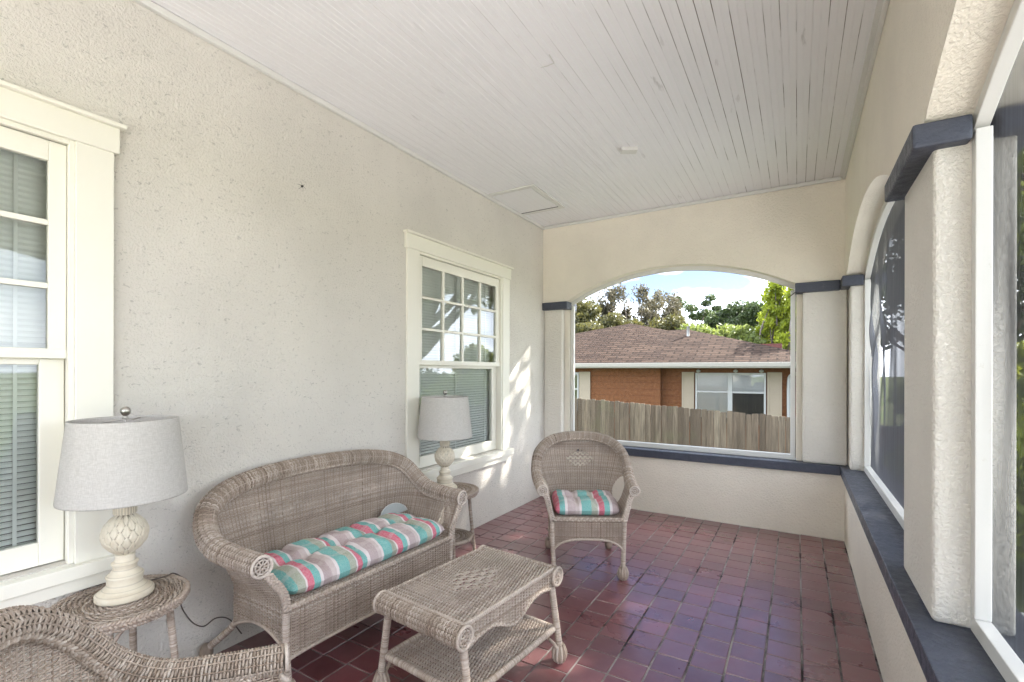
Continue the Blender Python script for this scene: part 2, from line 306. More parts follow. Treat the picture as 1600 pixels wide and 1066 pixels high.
def obox(mb, c, ax, ay, az, tone=0.5):          # oriented box: centre, three half vectors
    c, ax, ay, az = map(np.array, (c, ax, ay, az))
    v = [c+i*ax+j*ay+k*az for k in (-1, 1) for j in (-1, 1) for i in (-1, 1)]
    mb.add(v, [(0, 2, 3, 1), (4, 5, 7, 6), (0, 1, 5, 4), (2, 6, 7, 3), (0, 4, 6, 2), (1, 3, 7, 5)], tone=tone)
def norm(a): return a/np.maximum(np.linalg.norm(a, axis=-1, keepdims=True), 1e-9)
def strand(mb, P, Nr, w, h, sides=4, tone=0.5, closed=False):
    P = np.asarray(P, float); n = len(P)
    if n < 2: return
    T = norm(np.roll(P, -1, 0)-np.roll(P, 1, 0)) if closed else norm(np.gradient(P, axis=0))
    B = norm(np.cross(T, Nr)); N2 = norm(np.cross(B, T))
    a = np.arange(sides)*2*pi/sides
    w = np.broadcast_to(w, (n,)); h = np.broadcast_to(h, (n,))
    V = P[:, None, :]+(w[:, None]*np.cos(a))[:, :, None]*B[:, None, :]+(h[:, None]*np.sin(a))[:, :, None]*N2[:, None, :]
    i = np.arange(n if closed else n-1)[:, None]; j = np.arange(sides)[None, :]; i2 = (i+1) % n; j2 = (j+1) % sides
    q = np.stack([i*sides+j, i*sides+j2, i2*sides+j2, i2*sides+j], -1).reshape(-1, 4)
    polys = None if closed else [list(range(sides)), [(n-1)*sides+k for k in range(sides)][::-1]]
    mb.add(V.reshape(-1, 3), q, polys, tone)
def pt_frames(P):
    P = np.asarray(P, float); T = norm(np.gradient(P, axis=0)); n = len(P)
    r = np.array([0, 0, 1.]) if abs(T[0][2]) < 0.9 else np.array([1., 0, 0]); N = np.zeros_like(P); v = r-T[0]*np.dot(r, T[0]); v /= np.linalg.norm(v); N[0] = v
    for i in range(1, n):
        v = N[i-1]-T[i]*np.dot(N[i-1], T[i]); N[i] = v/np.linalg.norm(v)
    return T, N, np.cross(T, N)
def tube(mb, P, r, sides=8, tone=0.5):
    T, N, B = pt_frames(P); strand(mb, P, N, r, r, sides, tone)
def resample(P, n, smooth=True):
    P = np.asarray(P, float)
    if smooth and len(P) > 2:                     # Catmull-Rom
        Q = np.vstack([2*P[0]-P[1], P, 2*P[-1]-P[-2]]); o = []
        for i in range(1, len(Q)-2):
            t = np.linspace(0, 1, 24, endpoint=False)[:, None]
            p0, p1, p2, p3 = Q[i-1], Q[i], Q[i+1], Q[i+2]
            o.append(0.5*((2*p1)+(-p0+p2)*t+(2*p0-5*p1+4*p2-p3)*t**2+(-p0+3*p1-3*p2+p3)*t**3))
        P = np.vstack(o+[P[-1:]])
    d = np.concatenate([[0], np.cumsum(np.linalg.norm(np.diff(P, axis=0), axis=1))])
    s = np.linspace(0, d[-1], n); return np.stack([np.interp(s, d, P[:, k]) for k in range(P.shape[1])], 1)
def plen(P): return np.linalg.norm(np.diff(np.asarray(P, float), axis=0), axis=1).sum()
def braid(mb, P, r, pitch=0.035, tone=None):
    ln = plen(resample(P, 60)); n = max(8, int(ln/pitch*10)); Q = resample(P, n); T, N, B = pt_frames(Q)
    ph = np.linspace(0, ln/pitch*2*pi, n)[:, None]
    for k in range(3):
        a = ph+2*pi*k/3; X = Q+N*np.sin(a)*r*0.75+B*np.sin(2*a)*r*0.45
        tube(mb, X, r*0.48, 5, RNG.uniform(0.35, 0.95) if tone is None else tone)
def wrapped(mb, P, r, pitch=0.009, sides=10, tone=None, taper=1.0):
    ln = plen(resample(P, 40)); n = max(6, int(ln/pitch*3)); Q = resample(P, n); s = np.linspace(0, ln, n)
    rr = r*(1+0.07*np.cos(s/pitch*2*pi))*np.linspace(1, taper, n)
    tn = np.clip(0.55+0.25*RNG.standard_normal(n), 0, 1) if tone is None else np.full(n, tone)
    T, N, B = pt_frames(Q); strand(mb, Q, N, rr, rr, sides, np.repeat(tn, sides))
def weave(mb, S, s0, s1, t0, t1, ps, pt, amp=0.0035, rw=None, mask=None, closed=False, dia=None, ns=4, stakes=True, rib=1.0, tone=(0.55, 0.16), rib2=1.25):
    """wefts run along s, stakes along t; S(s,t)->points"""
    e = 1e-3
    def fr(s, t):
        P = S(s, t); a = S(s+e, t)-S(s-e, t); b = S(s, t+e)-S(s, t-e); return P, norm(np.cross(a, b))
    nst = max(2, int(round((s1-s0)/ps))); nst += nst % 2 if closed else 0
    ps = (s1-s0)/nst; nr = max(1, int(round((t1-t0)/pt))); pt = (t1-t0)/nr; rw = rw or pt*0.44
    ss = np.linspace(s0, s1, nst*ns+1); ss = ss[:-1] if closed else ss
    for j in range(nr):
        t_ = t0+(j+0.5)*pt; tt = np.full_like(ss, t_)
        P, N = fr(ss, tt)
        ph = (ss-s0)/ps*pi; wv = np.sin(ph+pi*(j % 2)+pi/2)
        am = np.full_like(ss, amp)
        if dia is not None:
            dm = dia(ss, tt); w2 = np.sign(np.sin(ph/2+pi*((j//3) % 2)))*0.9+0.5
            wv = np.where(dm, w2, wv); am = np.where(dm, amp*1.0, am)
        P = P+N*((wv*0.55-0.62*np.cos(2*ph))*am*rib2 if dia is None else np.where(dm, wv*am, (wv*0.55-0.62*np.cos(2*ph))*am*rib2))[:, None]
        tn = np.clip(RNG.normal(*tone), 0, 1)
        tna = np.full(len(ss), tn)
        if dia is not None: tna = np.where(dm, np.clip(tn+0.05, 0, 1), tna)
        if mask is None:
            strand(mb, P, N, rw, rw*0.72, 4, np.repeat(tna, 4), closed)
        else:
            m = mask(ss, tt).astype(int); dd = np.diff(np.concatenate([[0], m, [0]])); a = np.where(dd == 1)[0]; b = np.where(dd == -1)[0]
            for i0, i1 in zip(a, b):
                if i1-i0 >= 2: strand(mb, P[i0:i1], N[i0:i1], rw, rw*0.72, 4, np.repeat(tna[i0:i1], 4))
    if stakes:
        tt = np.linspace(t0, t1, max(6, int((t1-t0)/0.012)+2))
        for i in range(nst+(0 if closed else 1)):
            sv = np.full_like(tt, s0+i*ps); P, N = fr(sv, tt); tn = np.clip(RNG.normal(0.4, 0.15), 0, 1)
            if mask is None: strand(mb, P, N, rw*0.75*rib, rw*0.75*rib, 4, tn)
            else:
                m = mask(sv, tt).astype(int); dd = np.diff(np.concatenate([[0], m, [0]])); a = np.where(dd == 1)[0]; b = np.where(dd == -1)[0]
                for i0, i1 in zip(a, b):
                    if i1-i0 >= 2: strand(mb, P[i0:i1], N[i0:i1], rw*0.75*rib, rw*0.75*rib, 4, tn)
def roll(mb, P, r, ps=0.03, pt=0.009, amp=0.0035, flat=1.0, tone=(0.55, 0.2)):
    """woven hollow roll along path P (rings round the path)"""
    n = 400; Q = resample(P, n); T, N, B = pt_frames(Q); ln = plen(Q); k = np.linspace(0, ln, n)
    def S(s, t):
        a = s/r
        c = lambda A: np.stack([np.interp(t, k, A[:, i]) for i in range(3)], -1)
        rr = r*np.ones_like(t)
        return c(Q)+c(N)*(np.cos(a)*rr)[..., None]+c(B)*(np.sin(a)*rr*flat)[..., None]
    weave(mb, S, 0, 2*pi*r, 0.0, ln, ps, pt, amp, closed=True, tone=tone)
def inner_tube(mb, P, r, tone=0.15):            # dark core so that rolls are not see-through
    tube(mb, resample(P, 60), r, 10, tone)
def rosette(mb, c, nrm, r, th=0.012):
    c = np.array(c, float); nrm = norm(np.array(nrm, float)); up = np.array([0, 0, 1.]); a = norm(np.cross(up, nrm)); b = np.cross(nrm, a)
    for rr, tr in ((r, r*0.17), (r*0.66, r*0.10)):
        th_ = np.linspace(0, 2*pi, 28, endpoint=False); P = c+np.outer(np.cos(th_), a)*rr+np.outer(np.sin(th_), b)*rr
        strand(mb, P, np.tile(nrm, (28, 1)), tr, tr, 6, 0.85, True)
    for k in range(9):
        t_ = k*2*pi/9; d = a*cos(t_)+b*sin(t_); tube(mb, [c+d*r*0.15, c+d*r*0.6+nrm*0.002, c+d*r*0.95], r*0.09, 5, RNG.uniform(0.4, 0.95))
    strand(mb, c+np.outer(np.cos(th_), a)*r*0.2+np.outer(np.sin(th_), b)*r*0.2, np.tile(nrm, (28, 1)), r*0.12, r*0.12, 5, 0.6, True)
    v = [c-nrm*0.01+a*cos(q)*r*0.95+b*sin(q)*r*0.95 for q in np.linspace(0, 2*pi, 20, endpoint=False)]; mb.add(v, polys=[list(range(20))], tone=0.0)
def lathe(mb, prof, n=48, c=(0, 0, 0), tone=0.7, cap=True):
    prof = np.array(prof, float); a = np.linspace(0, 2*pi, n, endpoint=False); m = len(prof)
    V = np.stack([np.outer(prof[:, 0], np.cos(a)), np.outer(prof[:, 0], np.sin(a)), np.repeat(prof[:, 1][:, None], n, 1)], -1)+np.array(c)
    i = np.arange(m-1)[:, None]; j = np.arange(n)[None]; j2 = (j+1) % n
    q = np.stack([i*n+j, i*n+j2, (i+1)*n+j2, (i+1)*n+j], -1).reshape(-1, 4)
    mb.add(V.reshape(-1, 3), q, [list(range(n))[::-1], [(m-1)*n+k for k in range(n)]] if cap else None, tone)
def empty(name, loc=(0, 0, 0), rz=0):
    o = bpy.data.objects.new(name, None); COL.objects.link(o); o.location = loc; o.rotation_euler = (0, 0, rz); o.empty_display_size = 0.1; return o
def tag(o, label, cat, group=None):
    o['label'] = label; o['category'] = cat
    if group: o['group'] = group
    return o
def struct(o): o['kind'] = 'structure'; return o
def kids(o): return [c for c in bpy.data.objects if c.parent == o]
def copy_tree(o, parent=None):
    c = o.copy(); COL.objects.link(c)
    if parent is not None: c.parent = parent
    for ch in kids(o): copy_tree(ch, c)
    return c

# ------------------------------------------------------------ ground and yard
mb = MB(); g = 300
mb.add([(-g, -g, YARD), (g, -g, YARD), (g, g, YARD), (-g, g, YARD)], [(0, 1, 2, 3)]); struct(mb.build('ground', 'grass'))
mb = MB(); box(mb, 3.5, 12.5, -16, 6.5, YARD-0.1, YARD+0.03); box(mb, 6.2, 12.5, 6.5, 24, YARD-0.1, YARD+0.03); box(mb, -6, 3.49, -16, -2.3, YARD-0.1, YARD+0.034); struct(mb.build('bounce_paving', 'concrete'))  # made-up pale paving, added to bounce sunlight into the porch

# ------------------------------------------------------------ porch floor: individual tiles
mb = MB(); rng = np.random.default_rng(3)
px, py = 0.161, 0.1555; e = 0.0050
x = W-0.005-px*19; colx = []
while x < W-0.02:
    off = rng.choice([0, 0, 0.015, -0.02, 0.045, 0.07]); y = YB+off-0.1
    while y < L-0.005:
        y1 = min(y+py+rng.normal(0, 0.0025), L-0.001); x0 = max(x, 0.0)+e/2; x1 = min(x+px, W-0.004)-e/2; ya = y+e/2; yb = y1-e/2
        if yb-ya > 0.02 and x1-x0 > 0.02:
            z = abs(rng.normal(0, 0.0006)); dz = rng.normal(0, 0.0005, 4); b = 0.004
            v = [(x0, ya, -0.006), (x1, ya, -0.006), (x1, yb, -0.006), (x0, yb, -0.006), (x0+b, ya+b, z+dz[0]), (x1-b, ya+b, z+dz[1]), (x1-b, yb-b, z+dz[2]), (x0+b, yb-b, z+dz[3])]
            mb.add(v, [(4, 5, 6, 7), (0, 1, 5, 4), (1, 2, 6, 5), (2, 3, 7, 6), (3, 0, 4, 7)], tone=float(np.clip(rng.normal(0.45, 0.25), 0, 1)))
        y = y1
    x += px
fl = struct(mb.build('floor', 'tile'))
mb = MB(); box(mb, 0.0, W+0.2, YB-0.2, L+0.1, -0.2, -0.0030); mb.build('grout', 'grout', fl)
mb = MB(); box(mb, -0.3, W+0.28, YB-0.25, L+0.28, YARD-0.2, -0.2); mb.build('foundation', 'stucco_cream', fl)

# ------------------------------------------------------------ ceiling: beadboard profile extruded along Y
mb = MB(); xs = [0.0]; zs = [H]; x = 0.0
pw = 0.067
n = int(W/pw)+2
for i in range(n):
    x0 = i*pw
    for dx, dz in ((0.002, 0.003), (0.0045, 0.0), (0.031, 0.0), (0.0325, 0.0022), (0.0345, 0.0022), (0.036, 0.0), (pw-0.0025, 0.0)):
        if x0+dx < W: xs.append(x0+dx); zs.append(H+dz)
xs.append(W); zs.append(H)
m = len(xs); v = [(xs[i], yy, zs[i]) for yy in (YB-0.1, L) for i in range(m)]
mb.add(v, [(i, m+i, m+i+1, i+1) for i in range(m-1)])
ce = struct(mb.build('ceiling', 'ceiling'))
mb = MB(); box(mb, -0.4, W+0.6, YB-0.4, L+0.6, H+0.02, H+0.3); mb.build('roof_deck', 'white', ce)
mb = MB()
box(mb, 0.0, 0.028, YB, L, H-0.035, H-0.002); box(mb, 0.028, W-0.03, L-0.028, L, H-0.033, H-0.002); box(mb, W-0.045, W, YB, L, H-0.012, H-0.0015); box(mb, W-0.022, W, YB, L, H-0.03, H-0.012)
mb.build('crown_moulding', 'white', ce, bevel=0.006)
mb = MB()
hx0, hx1, hy0, hy1 = 0.035, 0.47, 3.83, 4.42
box(mb, hx0, hx1, hy0-0.05, hy0, H-0.016, H-0.001); box(mb, hx0, hx1, hy1, hy1+0.05, H-0.016, H-0.001); box(mb, hx1, hx1+0.05, hy0-0.05, hy1+0.05, H-0.0165, H-0.001)
hf = mb.build('hatch_trim', 'white', ce, bevel=0.003)
mb = MB(); box(mb, hx0, hx1-0.012, hy0+0.012, hy1-0.012, H-0.010, H-0.001); mb.build('hatch_panel', 'ceiling', ce, bevel=0.002)
mb = MB(); box(mb, hx0, hx1, hy1-0.010, hy1-0.001, H-0.0115, H-0.001); mb.build('hatch_gap', 'dark', ce)
mb = MB(); box(mb, -0.035, 0.035, -0.06, 0.06, -0.028, 0.0)
o = mb.build('junction_cover', 'white', bevel=0.004); o.location = (1.46, 3.55, H-0.001); o.rotation_euler = (0, 0, radians(-62)); tag(o, 'small white rectangular cover plate on the painted board ceiling', 'cover plate')

mb = MB(); tube(mb, [(1.333, 2.35, H-.004), (1.375, 2.35, H-.009), (1.416, 2.345, H-.010), (1.42, 2.28, H-.003)], .0028, 5); mb.build('wire_stub', 'concrete', ce, smooth=True)
# ------------------------------------------------------------ house wall with windows
WIN = [(2.704, 4.20), (-0.600, 0.893)]
mb = MB(); ys = [YB-0.3, WIN[1][0]+0.1, WIN[1][1]-0.1, WIN[0][0]+0.1, WIN[0][1]-0.1, L+0.3]; zs = [YARD-0.1, 0.66, 2.42, H+0.25]
for i in range(5):
    for j in range(3):
        if i in (1, 3) and j == 1: continue
        box(mb, -0.18, 0.0, ys[i], ys[i+1], zs[j], zs[j+1])
hw = mb.build('house_wall', 'stucco_house'); tag(hw, 'long pale grey beige stucco house wall behind the wicker sofa', 'wall')
mb = MB(); box(mb, -2.6, -2.5, YB-0.3, L+0.3, -0.2, H); box(mb, -2.5, -0.18, YB-0.3, YB-0.2, -0.2, H); box(mb, -2.5, -0.18, L+0.2, L+0.3, -0.2, H); box(mb, -2.5, -0.18, YB, L+0.2, -0.2, -0.1); box(mb, -2.5, -0.18, YB, L+0.2, H, H+0.1)
mb.build('dim_room', 'room', hw)
for wi, (a, b) in enumerate(WIN):
    w = empty('window'); w.parent = hw
    ia, ib = a+0.128, b-0.128                       # inside of casing
    w['label'] = 'white sash window with twelve small panes behind the far lamp' if wi == 0 else 'white sash window with closed blinds behind the near lamp'
    mb = MB()
    box(mb, 0, 0.022, a, ia, 0.655, 2.385); box(mb, 0, 0.022, ib, b, 0.655, 2.385)
    box(mb, 0, 0.028, a-0.018, b+0.018, 2.385, 2.495); box(mb, 0, 0.05, a-0.032, b+0.035, 2.495, 2.512)
    mb.build('casing', 'trim', w, bevel=0.003)
    mb = MB()                                       # stop mouldings / jambs
    for z in (0,):
        box(mb, -0.012, 0.012, ia, ia+0.018, 0.66, 2.385); box(mb, -0.012, 0.012, ib-0.018, ib, 0.66, 2.385); box(mb, -0.012, 0.012, ia+0.018, ib-0.018, 2.367, 2.385)
        box(mb, -0.17, -0.012, ia, ia+0.010, 0.66, 2.385); box(mb, -0.17, -0.012, ib-0.010, ib, 0.66, 2.385); box(mb, -0.17, -0.012, ia+0.010, ib-0.010, 2.375, 2.385)
    mb.build('jamb', 'trim', w, bevel=0.002)
    mb = MB(); box(mb, -0.17, 0.028, ia, ib, 0.62, 0.655); box(mb, 0.028, 0.052, a-0.03, b+0.04, 0.60, 0.655); box(mb, 0.0, 0.028, a-0.03, ia, 0.60, 0.655); box(mb, 0.0, 0.028, ib, b+0.04, 0.60, 0.655); box(mb, 0.0, 0.03, a, b, 0.545, 0.60)
    mb.build('sill', 'trim', w, bevel=0.003)
    sa, sb = ia+0.018, ib-0.018
    # upper sash (outer plane)
    xa, xb = -0.045, -0.012
    ga, gb = sa+0.055, sb-0.055
    mb = MB(); box(mb, xa, xb, sa, ga, 1.50, 2.365); box(mb, xa, xb, gb, sb, 1.50, 2.365); box(mb, xa, xb, ga, gb, 2.285, 2.365); box(mb, xa, xb+0.004, sa, sb, 1.495, 1.535)
    us = mb.build('upper_sash', 'trim', w, bevel=0.003)
    mb = MB(); mw = 0.011
    for k in (1, 2, 3): yy = ga+(gb-ga)*k/4; box(mb, xa+0.004, xb-0.002, yy-mw, yy+mw, 1.535, 2.285)
    for zz in (2.038, 1.785):
        for k in range(4):
            y0 = ga+(gb-ga)*k/4+(mw if k else 0); y1 = ga+(gb-ga)*(k+1)/4-(mw if k < 3 else 0); box(mb, xa+0.0055, xb-0.0035, y0, y1, zz-mw, zz+mw)
    mb.build('muntins', 'trim', us, bevel=0.002)
    mb = MB(); mb.add([(-0.03, ga-0.005, 1.53), (-0.03, gb+0.005, 1.53), (-0.03, gb+0.005, 2.29), (-0.03, ga-0.005, 2.29)], [(0, 1, 2, 3)]); mb.build('glass', 'glass', us)
    # lower sash (recessed)
    xa, xb = -0.085, -0.05; la, lb = sa+0.072, sb-0.072
    mb = MB(); box(mb, xa, xb, sa-0.005, la, 0.665, 1.495); box(mb, xa, xb, lb, sb+0.005, 0.665, 1.495); box(mb, xa, xb, la, lb, 0.665, 0.757); box(mb, xa, xb, la, lb, 1.47, 1.51)
    ls = mb.build('lower_sash', 'trim', w, bevel=0.003)
    mb = MB(); mb.add([(-0.066, la-0.005, 0.75), (-0.066, lb+0.005, 0.75), (-0.066, lb+0.005, 1.48), (-0.066, la-0.005, 1.48)], [(0, 1, 2, 3)]); mb.build('glass', 'glass', ls)
    # blind
    mb = MB(); z = 0.70; tl = radians(64)
    while z < 2.36:
        c = np.array([-0.108, (ia+ib)/2, z]); dx = np.array([cos(tl)*0.0125, 0, sin(tl)*0.0125]); q = np.array([0, (ib-ia)/2-0.02, 0]); nn = np.array([-sin(tl), 0, cos(tl)])*0.0006
        m_ = nn*4
        mb.add([c-dx-q, c-dx+q, c+q+m_, c-q+m_, c+dx-q, c+dx+q], [(0, 1, 2, 3), (3, 2, 5, 4)], tone=0.5); z += 0.0235
    for k in (0.12, 0.5, 0.88):
        yy = ia+(ib-ia)*k; box(mb, -0.097, -0.095, yy-0.006, yy+0.006, 0.70, 2.36)
    box(mb, -0.15, -0.105, ia+0.012, ib-0.012, 2.33, 2.373); box(mb, -0.14, -0.11, ia+0.015, ib-0.015, 0.672, 0.69)
    mb.build('blind', 'blind', w)

# ------------------------------------------------------------ arched walls
def arcz(u, a, b, zs_=2.245, crown=2.53):
    h = (b-a)/2; s = crown-zs_; R = (h*h+s*s)/(2*s); c = (a+b)/2; return crown-R+np.sqrt(np.maximum(R*R-(u-c)**2, 0))
def spandrel(mb, a, b, axis, c0, c1, top, n=48, zs_=2.245, crown=2.53, thick=None):
    us = np.linspace(a, b, n+1); zz = arcz(us, a, b, zs_, crown); tops = np.full(n+1, top) if thick is None else zz+thick
    V = []
    for c in (c0, c1):
        for z_ in (zz, tops):
            for u, z in zip(us, z_): V.append((u, c, z) if axis == 'x' else (c, u, z))
    k = n+1; q = []
    for i in range(n):
        q += [(i, i+1, k+i+1, k+i), (2*k+i, 3*k+i, 3*k+i+1, 2*k+i+1), (i, 2*k+i, 2*k+i+1, i+1), (k+i, k+i+1, 3*k+i+1, 3*k+i)]
    mb.add(V, q, [[0, k, 3*k, 2*k], [n, 2*k+n, 3*k+n, k+n]])
SILL = 0.64; OUT = 3.135; LO = L+0.23
# --- end wall
ea, eb = 0.305, 2.54
mb = MB(); box(mb, 0, W, L, LO, YARD, 0.565)
ew = mb.build('end_wall', 'stucco_cream'); tag(ew, 'cream stucco end wall with the arched opening towards the neighbouring house', 'wall')
mb = MB(); spandrel(mb, ea, eb, 'x', L, LO, H+0.2); box(mb, 0, ea, L, LO, 2.245, H+0.2); box(mb, eb, W, L, LO, 2.245, H+0.2); mb.build('arch_wall', 'stucco_cream', ew)
for x0, x1, x2 in ((0.0, 0.235, 0.30), (W+0.02, 2.595, 2.545)):
    mb = MB(); box(mb, min(x0, x1), max(x0, x1), L+0.022, LO-0.01, SILL, 2.17); mb.build('pillar', 'stucco_pillar', ew, bevel=0.018, seg=3)
    mb = MB(); box(mb, min(x1, x2), max(x1, x2), L+0.085, LO-0.03, SILL, 2.30); mb.build('jamb', 'stucco_cream', ew, bevel=0.006)
mb = MB(); box(mb, 0.0, 0.315, L-0.026, LO+0.03, 2.155, 2.243); mb.build('pillar_cap', 'navy', ew, bevel=0.007)
mb = MB(); box(mb, 2.535, W-0.035, L-0.026, LO+0.03, 2.155, 2.243); mb.build('pillar_cap', 'navy', ew, bevel=0.007)
mb = MB(); box(mb, 0.0, W-0.033, L-0.03, L+0.0, 0.562, SILL); box(mb, 0.0, W-0.02, L+0.0, LO+0.04, 0.567, SILL-0.001); mb.build('sill_cap', 'navy', ew, bevel=0.004)
mb = MB(); tube(mb, [(2.545, L-.03, 2.165), (2.52, L-.035, 2.145), (2.485, L-.03, 2.115)], .004, 5); mb.build('hook', 'dark', ew, smooth=True)
def frame(mb, a, b, axis, c0, c1, zb=SILL+0.002):
    def bx(u0, u1, z0, z1, cc0=c0, cc1=c1):
        if axis == 'x': box(mb, u0, u1, cc0, cc1, z0, z1)
        else: box(mb, cc0, cc1, u0, u1, z0, z1)
    bx(a, b, zb, zb+0.05); bx(a, a+0.04, zb+0.05, 2.20); bx(b-0.04, b, zb+0.05, 2.20)
    spandrel(mb, a, b, axis, c0+0.001, c1-0.001, 0, zs_=2.20, crown=2.485, thick=0.075)
mb = MB(); frame(mb, ea, eb, 'x', L+0.105, L+0.14); mb.build('screen_frame', 'white', ew, bevel=0.003)
def screen_mesh(a, b, axis, c, sag=0.0, folds=0.0, n=60, m=40):
    mb = MB(); us = np.linspace(a+0.01, b-0.01, n+1); V = []
    for j in range(m+1):
        f = j/m
        for u in us:
            zt = arcz(u, a, b, 2.20, 2.49)+0.02; z = SILL+0.02+(zt-SILL-0.02)*f; q = (u-a)/(b-a)
            d = sag*sin(pi*q)*sin(pi*f)+folds*sin(pi*f)*(sin(q*34+2*sin(f*5))+0.5*sin(q*71+f*6))*math.exp(-((q-0.9)/0.25)**2)
            V.append((u, c+d, z) if axis == 'x' else (c+d, u, z))
    q = [(j*(n+1)+i, j*(n+1)+i+1, (j+1)*(n+1)+i+1, (j+1)*(n+1)+i) for j in range(m) for i in range(n)]
    mb.add(V, q); return mb
screen_mesh(ea, eb, 'x', L+0.142, 0.01).build('insect_screen', 'screen_thin', ew, smooth=True)
# --- side wall, openings
OPS = [(2.53, 4.84), (-0.26, 2.03)]; P3 = (-3.1, -0.76)
mb = MB(); box(mb, W, OUT, YB, LO, YARD, 0.565)
sw = mb.build('side_wall', 'stucco_cream'); tag(sw, 'cream stucco parapet wall with screened arches on the right of the porch', 'wall')
mb = MB()
cuts = [YB]+[P3[1]]+[OPS[1][0], OPS[1][1], OPS[0][0], OPS[0][1]]+[LO]
box(mb, W, OUT, P3[1], OPS[1][0], 2.245, H+0.2); box(mb, W, OUT, OPS[1][1], OPS[0][0], 2.245, H+0.2); box(mb, W, OUT, OPS[0][1], LO, 2.245, H+0.2); box(mb, W, OUT, YB, P3[1], 2.45, H+0.2)
for a, b in OPS: spandrel(mb, a, b, 'y', W, OUT, H+0.2)
mb.build('arch_wall', 'stucco_cream', sw)
for a, b in ((OPS[0][1]-0.015, LO-0.005), (OPS[1][1]+0.003, OPS[0][0]-0.003), (P3[1], OPS[1][0])):
    mb = MB(); box(mb, W+0.027, OUT-0.005, a, b, SILL, 2.20); mb.build('pillar', 'stucco_pillar', sw, bevel=0.014, seg=3)
mb = MB(); box(mb, W-0.034, W+0.112, 1.985, 2.565, 2.17, 2.248); box(mb, W+0.112, W+0.170, 2.033, 2.527, 2.172, 2.246); box(mb, W+0.170, OUT+0.045, 1.99, 2.56, 2.171, 2.247); mb.build('pillar_cap', 'navy', sw, bevel=0.008)
mb = MB(); box(mb, W-0.034, W+0.112, 4.79, LO+0.02, 2.158, 2.246); box(mb, W+0.112, W+0.170, 4.845, LO+0.018, 2.159, 2.245); box(mb, W+0.170, OUT+0.045, 4.79, LO+0.02, 2.158, 2.246); mb.build('pillar_cap', 'navy', sw, bevel=0.008)
mb = MB(); box(mb, W-0.032, OUT+0.07, YB, LO+0.035, 0.566, SILL+0.001); mb.build('sill_cap', 'navy', sw, bevel=0.004)
for a, b in OPS:
    mb = MB(); frame(mb, a, b, 'y', W+0.118, W+0.158); mb.build('screen_frame', 'white', sw, bevel=0.003)
    screen_mesh(a, b, 'y', W+0.16, 0.0, 0.026 if a > 2 else 0.005).build('insect_screen', 'screen_dense' if a > 2 else 'screen', sw, smooth=True)

# --- rear wall behind the camera, unseen, added to cut the light from behind
mb = MB(); box(mb, 0, W, YB-.2, YB, YARD, SILL); spandrel(mb, .25, 2.65, 'x', YB-.2, YB, H+.2); box(mb, 0, .25, YB-.2, YB, SILL, H+.2); box(mb, 2.65, W, YB-.2, YB, SILL, H+.2)
rw = mb.build('rear_wall', 'stucco_cream'); tag(rw, 'cream stucco rear end wall with an arch, unseen, added to cut light from behind', 'wall')
